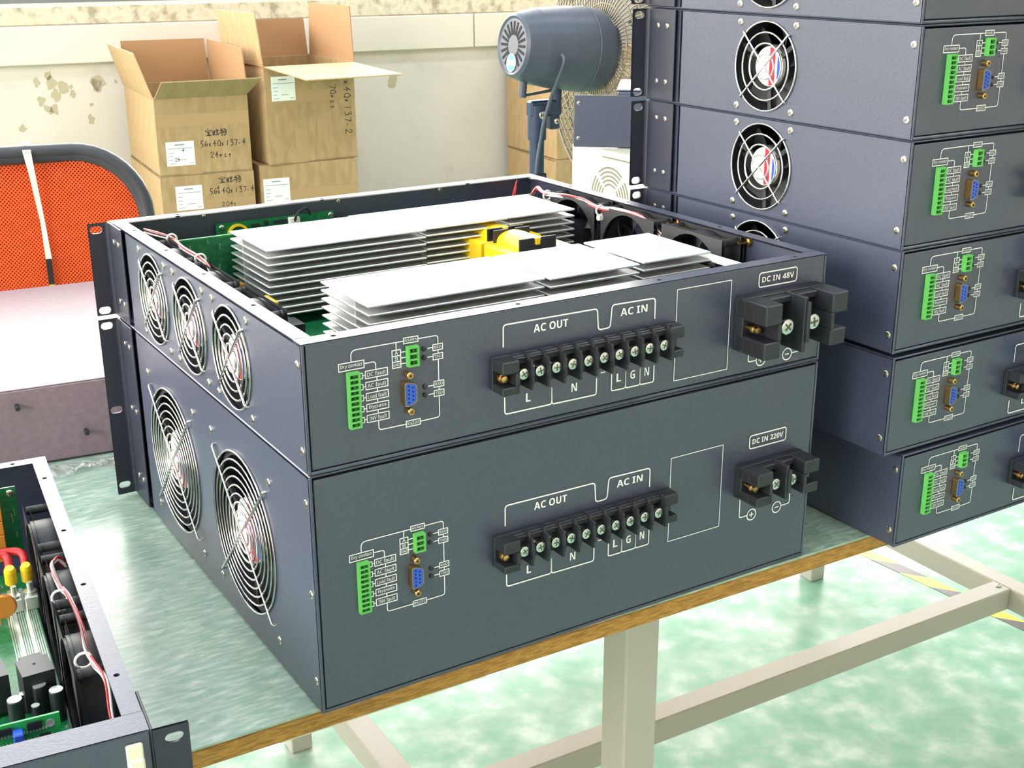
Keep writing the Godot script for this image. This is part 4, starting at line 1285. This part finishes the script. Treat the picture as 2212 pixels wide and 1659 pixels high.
func build_fan():
	var o := thing("pedestal_fan", "dark industrial pedestal fan with wire cage standing before the wall", "fan", Vector3(1.25, 0, -1.665), 0.0)
	var a := MB.new()
	a.xf = Transform3D(UP, Vector3.ZERO)
	a.lathe([Vector2(0.2, 0), Vector2(0.2, 0.02), Vector2(0.06, 0.05), Vector2(0.02, 0.06)], 28)
	put("base", a, M.fan_housing, o)
	a = MB.new()
	a.tube([Vector3(0, 0.05, 0), Vector3(0, TT + 0.11, 0)], 0.0165, 14)
	put("pole", a, M.fan_blue_post, o)
	a = MB.new()
	a.tube([Vector3(0, TT + 0.08, 0), Vector3(0, TT + 0.155, 0)], 0.021, 14)
	a.box(Vector3(-0.022, TT + 0.13, -0.012), Vector3(0.06, TT + 0.165, 0.012), 0.004)
	a.box(Vector3(0.03, TT + 0.10, -0.011), Vector3(0.055, TT + 0.135, 0.011), 0.003)
	a.tube([Vector3(0.05, TT + 0.15, 0), Vector3(0.05, TT + 0.215, 0)], 0.013, 10)
	put("tilt_bracket", a, M.fan_blue_post, o)
	inst("bolt", screw_mesh(0.009), o, Vector3(0.001, TT + 0.135, 0.021))
	inst("bolt", screw_mesh(0.007), o, Vector3(0.045, TT + 0.118, 0.011))
	var ax := Vector3(0.992, -0.09, 0.03).normalized()
	var sd := Vector3.UP.cross(ax).normalized()
	var b := Basis(sd, ax.cross(sd), ax)
	var c := Vector3(1.186, TT + 0.284, -1.705) - Vector3(1.25, 0, -1.665) + Vector3(0.0, 0, 0.04)
	a = MB.new()
	a.xf = Transform3D(b, c)
	a.lathe([Vector2(0, 0.003), Vector2(0.056, 0.003), Vector2(0.061, 0.0), Vector2(0.068, 0.006), Vector2(0.08, 0.05), Vector2(0.088, 0.11), Vector2(0.091, 0.165), Vector2(0.0905, 0.168), Vector2(0.092, 0.17), Vector2(0.088, 0.21), Vector2(0.072, 0.235), Vector2(0.03, 0.245), Vector2(0, 0.245)], 40)
	var v := MB.new()
	for k in 20:
		v.xf = Transform3D(b * Basis(Vector3(0, 0, 1), TAU * k / 20), c)
		v.box(Vector3(0.022, -0.0028, 0.0022), Vector3(0.05, 0.0028, 0.0032))
	var st := MB.new()
	st.xf = Transform3D(b, c + b * Vector3(0, -0.036, 0.002))
	st.prism(circle(Vector2.ZERO, 0.019, 24), -0.0012, 0.0)
	var st2 := MB.new()
	st2.xf = st.xf
	for e in [[-0.019, -0.006], [0.006, 0.019]]:
		for q in Geometry2D.intersect_polygons(circle(Vector2.ZERO, 0.0165, 24), PackedVector2Array([Vector2(-0.1, e[0]), Vector2(0.1, e[0]), Vector2(0.1, e[1]), Vector2(-0.1, e[1])])): st2.prism(q, -0.0018, -0.0011)
	inst("motor_housing", made([a, M.fan_housing, v, M.groove, st, M.white_plastic, st2, M.sky_blue]), o)
	a = MB.new()
	a.tube([c + b * Vector3(0, -0.07, 0.035), c + b * Vector3(0, -0.108, 0.035)], 0.009, 8)
	a.tube([c + b * Vector3(0, -0.105, 0.03), Vector3(0.05, TT + 0.185, 0)], 0.0035, 6)
	put("swing_arm", a, M.fan_housing, o)
	a = MB.new()
	a.tube(curve([c + b * Vector3(-0.083, -0.01, 0.075), c + b * Vector3(-0.093, -0.03, 0.075), Vector3(0.002, TT + 0.17, 0.05), Vector3(-0.008, TT + 0.09, 0.03), Vector3(-0.02, TT - 0.05, 0.024), Vector3(-0.02, 0.3, 0.024), Vector3(-0.02, 0.02, 0.1)], 8), 0.0042, 8)
	put("power_cord", a, M.fan_housing, o)
	# cage: rear basket, front basket, rings and spokes
	a = MB.new()
	var rim := 0.335
	var prof := func(t: float) -> Vector2: return Vector2(lerpf(0.075, rim, t), 0.225 + 0.085 * pow(t, 1.6))
	for k in 72:
		var p := []
		for i in 9:
			var q: Vector2 = prof.call(i / 8.0)
			var an := TAU * k / 72 + i * 0.05
			p.append(c + b * Vector3(cos(an) * q.x, sin(an) * q.x, q.y))
		for i in 9:
			var q: Vector2 = prof.call(1.0 - i / 8.0)
			var an := TAU * k / 72 + (8 - i) * 0.05
			p.append(c + b * Vector3(cos(an) * q.x, sin(an) * q.x, 0.66 - q.y))
		a.tube(p, 0.0019, 5)
	for e in [0.0, 0.1, 0.2, 0.3, 0.4, 0.5, 0.6, 0.7, 0.8, 0.9, 1.0]:
		for side in 2:
			var q: Vector2 = prof.call(e)
			var z: float = q.y if side == 0 else 0.66 - q.y
			var p := []
			for k in 48: p.append(c + b * Vector3(cos(TAU * k / 48) * q.x, sin(TAU * k / 48) * q.x, z))
			a.tube(p, 0.0019 if e < 1.0 else 0.004, 5, true)
	put("wire_cage", a, M.fan_wire, o)
	for k in 3:
		a = MB.new()
		a.xf = Transform3D(b * Basis(Vector3(0, 0, 1), TAU * k / 3 + 0.35), c + ax * 0.33)
		a.grid(func(s, t): return Vector3(lerpf(0.04, 0.29, s), lerpf(-0.05 - 0.05 * s, 0.06 + 0.03 * s, t) , lerpf(-0.035, 0.035, t)), 6, 6)
		put("fan_blade", a, M.blade_grey, o)


func _ready():
	font = SystemFont.new()
	font.font_names = PackedStringArray(["Droid Sans"])
	bold = SystemFont.new()
	bold.font_names = PackedStringArray(["Droid Sans"])
	bold.font_weight = 700
	# ---- camera ----
	var cam := Camera3D.new()
	cam.name = "camera"
	cam.fov = 33.93
	cam.near = 0.05
	cam.far = 60.0
	add_child(cam)
	cam.position = Vector3(-0.2739, 0.4902 + TT, 0.6842)
	cam.basis = Basis(Vector3.UP, -0.5553) * Basis(Vector3.RIGHT, -0.3373) * Basis(Vector3(0, 0, 1), -0.0032)
	cam.current = true
	# ---- sky, exposure ----
	var sm := ProceduralSkyMaterial.new()
	sm.sky_top_color = Color("f6f2ec")
	sm.sky_horizon_color = Color("fff7ea")
	sm.sky_curve = 0.2
	sm.ground_horizon_color = Color("c9c7bd")
	sm.ground_bottom_color = Color("8c8a80")
	sm.sky_energy_multiplier = SKY
	sm.ground_energy_multiplier = SKY * 0.6
	var sky := Sky.new()
	sky.sky_material = sm
	var env := Environment.new()
	env.background_mode = Environment.BG_SKY
	env.sky = sky
	env.tonemap_mode = Environment.TONE_MAPPER_LINEAR
	env.tonemap_exposure = EXPO
	env.sdfgi_enabled = true
	env.ssao_enabled = true
	env.ssil_enabled = true
	var we := WorldEnvironment.new()
	we.name = "environment"
	we.environment = env
	add_child(we)
	materials()
	var n := 0
	for z in [0.6, 2.6, 4.6]:
		for x in [-2.6, -0.5, 1.6, 3.7]:
			ceiling_light(x, z, n)
			n += 1
	# ---- structure and furniture ----
	build_room()
	build_table()
	# ---- the two inverters in the middle ----
	var small := func(z: float, y: float, rings: int) -> Array: return [z, y, 0.037, rings, 0.0275, 0.0337]
	var o := thing("rack_inverter", "closed tall black rack inverter labelled DC IN 220V on the bench edge", "inverter", Vector3(0, TT + 0.0003, 0))
	var big := func(z: float) -> Array: return [z, 0.082, 0.0615, 9, 0.052, 0.0588]
	inverter(o, 0.1735, 0.428, -0.383, false, [big.call(-0.291), big.call(-0.1305)], "DC IN 220V", Vector2(0.8, 42.0))
	dc_block(o, 357.5, 16, 17, 73.5, 101.5, 27, 4.6, 21.5, Vector2(81.5, 90.5))
	o = thing("rack_inverter", "open black rack inverter with finned aluminium heat sinks and DC IN 48V label", "inverter", Vector3(0, TT + 0.1742, 0))
	inverter(o, 0.0868, 0.428, -0.383, true, [small.call(-0.3065, 0.0437, 5), small.call(-0.217, 0.0437, 5), small.call(-0.1275, 0.0435, 5)], "DC IN 48V", Vector2.ZERO)
	dc_block(o, 347, 16, 26, 24.5, 66.2, 35, 6.0, 28, Vector2(37.6, 50.3))
	inside_main(o)
	var rb := bracket(o, 0.0868, -0.428, -0.386, true)
	rb.position.x = 0.44
	# ---- the stack on the right ----
	var xs := [0.514, 0.4928, 0.4906, 0.489, 0.4876, 0.4858]
	var ys := [0.0003, 0.0886, 0.1776, 0.2628, 0.3478, 0.4328]
	var names := ["black rack inverter at the very bottom of the right-hand stack", "second black rack inverter from the bottom of the right-hand stack", "third black rack inverter from the bottom of the right-hand stack", "black rack inverter third from the top of the right-hand stack, fan and connectors showing", "black rack inverter second from the top of the right-hand stack", "topmost black rack inverter of the right-hand stack, cut off by the upper edge"]
	for k in 6:
		var h := 0.0852 if k < 2 else 0.0846
		o = thing("rack_inverter", names[k], "inverter", Vector3(xs[k], TT + ys[k], 0.032 if k == 0 else 0.03), 0.0, "black rack inverters stacked on the right")
		inverter(o, h, 0.327, -0.282, false, [small.call(-0.1635, 0.0425, 4)], "DC IN 48V", Vector2(0.6, -1.6), Vector2(9.5, -4.0))
		var bm := bracket(o, h, -0.327, -0.285, true)
		bm.position.x = 0.44
		if k < 3:
			for i in 3:
				var q := MB.new()
				q.tube([V(166 + i * 13, 52, 13), V(165 + i * 13, 60, 18), V(164 + i * 13, 72, 20)], 0.0036, 10)
				put("blue_ring_terminal", q, M.blue_plastic, o)
	# ---- left: the open chassis and the grey one ----
	o = thing("open_chassis", "open black chassis with circuit board and red fan wires at bench corner", "chassis", Vector3(-0.1346, TT + 0.0003, 0.0853), -5.47)
	open_chassis(o)
	o = thing("closed_chassis", "closed brownish grey chassis standing on bench before the orange chair", "chassis", Vector3(0.09, TT + 0.002, -0.532), -6.0)
	var a := MB.new()
	a.box(Vector3(-0.44, 0, -0.4), Vector3(0, 0.0785, 0), 0.0012)
	put("body", a, M.grey_coat, o)
	a = MB.new()
	a.box(Vector3(-0.4395, 0.0785, -0.3995), Vector3(-0.0005, 0.0797, -0.0005), 0.0006)
	put("lid", a, M.grey_coat, o)
	for e in [[-168, 63], [-107, 27]]:
		a = MB.new()
		a.xf = Transform3D(Basis(), V(e[0], e[1], 0))
		a.lathe([Vector2(0.0025, 0), Vector2(0.0025, 0.009), Vector2(0.002, 0.01), Vector2(0, 0.01)], 14)
		put("rubber_foot", a, M.black_plastic, o)
	o = thing("plastic_film", "crumpled clear plastic film under the brownish grey chassis", "plastic film", Vector3(-0.03, TT, -0.525), -6.0)
	a = MB.new()
	var nz := FastNoiseLite.new()
	nz.seed = 4
	nz.frequency = 18.0
	a.grid(func(s, t): return Vector3(lerpf(-0.05, 0.09, s), 0.0012 + 0.011 * absf(nz.get_noise_2d(s * 0.35, t * 0.1)) * (0.4 + t), lerpf(-0.004, 0.02, t) + 0.012 * nz.get_noise_2d(s * 0.3 + 3.0, t * 0.1)), 40, 8)
	put("sheet", a, M.film_clear, o)
	# ---- behind the stack ----
	o = thing("power_supply", "beige enamelled power supply with round louvred vent behind the stack", "power supply", Vector3(0.8, TT + 0.0003, -0.875), 0.0)
	a = MB.new()
	a.xf = Transform3D()
	a.box(Vector3(0, 0.0, 0), Vector3(0.2, 0.207, 0.24), 0.002)
	put("case", a, M.beige_enamel, o)
	a = MB.new()
	a.xf = Transform3D(LEFT, Vector3(0, 0.14, 0.098))
	for k in 5:
		var r := 0.02 + k * 0.006
		for s in 4:
			var an := PI / 4 + PI / 2 * s
			var q := []
			for i in 9: q.append(Vector2(cos(an + 0.12 + (PI / 2 - 0.24) * i / 8), sin(an + 0.12 + (PI / 2 - 0.24) * i / 8)) * r)
			a.ribbon(q, 0.0028, 0.0003)
	put("vent_slot", a, M.slot_shadow, o)
	a = MB.new()
	a.xf = Transform3D(LEFT, Vector3(0, 0.198, 0.1))
	a.ribbon([Vector2(-0.02, 0.0), Vector2(0.05, 0.0)], 0.0022, 0.0003)
	put("seam_line", a, M.slot_shadow, o)
	o = thing("rack_unit", "dark grey rack unit seen end on behind the stack, resting on the beige power supply", "rack unit", Vector3(0.777, TT + 0.2085, -0.838), -39.0)
	a = MB.new()
	a.box(Vector3(0, 0, -0.004), Vector3(0.15, 0.0745, 0), 0.0012)
	put("front_panel", a, M.powder_coat, o)
	a = MB.new()
	a.box(Vector3(0.062, 0, -0.16), Vector3(0.15, 0.078, -0.0041), 0.0014)
	a.box(Vector3(0.06, 0.078, -0.162), Vector3(0.15, 0.081, -0.012), 0.0012)
	put("body", a, M.powder_coat, o)
	for y in [0.013, 0.063]: add_screw(o, Vector3(0.007, y, 0), 0.0027)
	build_chair()
	build_cartons()
	build_fan()
	# a stool under the bench, only its seat edge in view
	o = thing("stool", "black stool whose round seat just shows under the bench edge", "stool", Vector3(-0.02, 0, -0.12))
	a = MB.new()
	a.xf = Transform3D(UP, Vector3(0, 0.40, 0))
	a.lathe([Vector2(0, 0), Vector2(0.13, 0), Vector2(0.14, 0.015), Vector2(0.14, 0.04), Vector2(0.125, 0.055), Vector2(0, 0.058)], 30)
	put("seat", a, M.black_paint, o)
	for k in 4:
		a = MB.new()
		var dd := Vector3(cos(PI / 4 + PI / 2 * k), 0, sin(PI / 4 + PI / 2 * k))
		a.tube([dd * 0.16, dd * 0.1 + Vector3(0, 0.4, 0)], 0.011, 8)
		put("leg", a, M.black_paint, o)


func build_cartons():
	var r := Basis(Vector3.UP, deg_to_rad(ROOM_TURN))
	var at := func(x: float, y: float, z: float) -> Vector3: return ROOM_AT + r * Vector3(x, y, z)
	var grp := "cartons stacked against the wall"
	var o := thing("carton", "lower left kraft carton carrying handwriting, under the open carton nearest the chair", "carton", at.call(-0.004, 0, 0), ROOM_TURN, grp)
	carton(o, 0.366, 0.394, 0.6, false)
	paper_label(o, Vector3(0.054, 0.26, 0.0002), 0.103, 0.094, [])
	var a := MB.new()
	write_pen(a, ["#1", "#2", "#3"], Vector2(0.222, 0.352), Vector2(0.028, 0.03), 0.031, 0.0028)
	write_pen(a, ["5", "6", "x", "4", "0", "x", "1", "3", "7", "-", "4"], Vector2(0.185, 0.312), Vector2(0.014, 0.024), 0.0165, 0.0026)
	write_pen(a, ["4"], Vector2(0.216, 0.33), Vector2(0.009, 0.013), 0.01, 0.002)
	write_pen(a, ["2", "0", "4", "c"], Vector2(0.23, 0.262), Vector2(0.014, 0.018), 0.016, 0.0026)
	put("handwriting", a, M.marker_ink, o, Vector3(0, 0, 0.0003))
	o = thing("carton", "upper left kraft carton standing open, with handwriting and a white label", "carton", at.call(-0.002, 0.3955, 0), ROOM_TURN, grp)
	var h := 0.296
	carton(o, 0.36, h, 0.6, true)
	flap(o, Vector3(0.004, h, 0), Vector3(0.356, h, 0), Vector3(0.022, 0.07, 0.11), M.carton_kraft, -0.012)
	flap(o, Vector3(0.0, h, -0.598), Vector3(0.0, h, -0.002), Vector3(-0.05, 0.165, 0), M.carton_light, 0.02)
	flap(o, Vector3(0.36, h, -0.002), Vector3(0.36, h, -0.598), Vector3(-0.006, 0.17, 0), M.carton_inside, 0.02)
	flap(o, Vector3(0.356, h, -0.6), Vector3(0.004, h, -0.6), Vector3(0, 0.17, -0.02), M.carton_inside, 0.004)
	paper_label(o, Vector3(0.03, 0.038, 0.0006), 0.108, 0.092, [[["4"], Vector2(0.55, 0.55)], [["2", "4"], Vector2(0.28, 0.18)]])
	a = MB.new()
	write_pen(a, ["#1", "#2", "#3"], Vector2(0.182, 0.142), Vector2(0.028, 0.03), 0.029, 0.0028)
	write_pen(a, ["5", "6", "x", "4", "0", "x", "1", "3", "7", "-", "4"], Vector2(0.162, 0.102), Vector2(0.014, 0.024), 0.0165, 0.0026)
	write_pen(a, ["2", "4", "p", "c", "s"], Vector2(0.198, 0.06), Vector2(0.015, 0.022), 0.018, 0.0026)
	put("handwriting", a, M.marker_ink, o, Vector3(0, 0, 0.0009))
	o = thing("carton", "lower right kraft carton with white label beside the handwritten lower carton", "carton", at.call(0.39, 0, -0.02), ROOM_TURN, grp)
	carton(o, 0.41, 0.405, 0.6, false)
	paper_label(o, Vector3(0.012, 0.255, 0.0002), 0.108, 0.096, [])
	o = thing("carton", "tall right kraft carton with its flaps spread and one front flap lit white", "carton", at.call(0.43, 0.4065, -0.005), ROOM_TURN + 6.0, grp)
	h = 0.382
	carton(o, 0.385, h, 0.44, true)
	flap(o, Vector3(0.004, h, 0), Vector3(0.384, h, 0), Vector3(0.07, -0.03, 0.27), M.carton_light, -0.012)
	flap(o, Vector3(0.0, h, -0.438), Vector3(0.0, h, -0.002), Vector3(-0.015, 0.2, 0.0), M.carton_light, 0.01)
	flap(o, Vector3(0.385, h, -0.002), Vector3(0.385, h, -0.438), Vector3(0.0, 0.215, 0), M.carton_inside, 0.02)
	flap(o, Vector3(0.38, h, -0.44), Vector3(0.004, h, -0.44), Vector3(0, 0.15, -0.02), M.carton_inside, 0.004)
	paper_label(o, Vector3(0.026, 0.248, 0.0006), 0.1, 0.094, [])
	a = MB.new()
	a.xf = Transform3D(Basis(Vector3(0, 0, 1), -PI / 2), Vector3(0.33, 0.33, 0.0009))
	write_pen(a, ["x", "4", "0", "x", "1", "3", "7", "-", "2"], Vector2(0.02, 0.005), Vector2(0.02, 0.03), 0.024, 0.0028)
	write_pen(a, ["7", "0", "p", "c", "s"], Vector2(0.03, -0.055), Vector2(0.019, 0.026), 0.021, 0.0028)
	put("handwriting", a, M.marker_ink, o)
	o = thing("carton", "large lower kraft carton behind the pedestal fan", "carton", at.call(1.8, 0, -0.15), ROOM_TURN, grp)
	carton(o, 0.62, 0.3, 0.5, false, false)
	o = thing("carton", "large upper kraft carton behind the pedestal fan", "carton", at.call(1.81, 0.301, -0.16), ROOM_TURN + 1.0, grp)
	carton(o, 0.6, 0.5, 0.5, false, false)
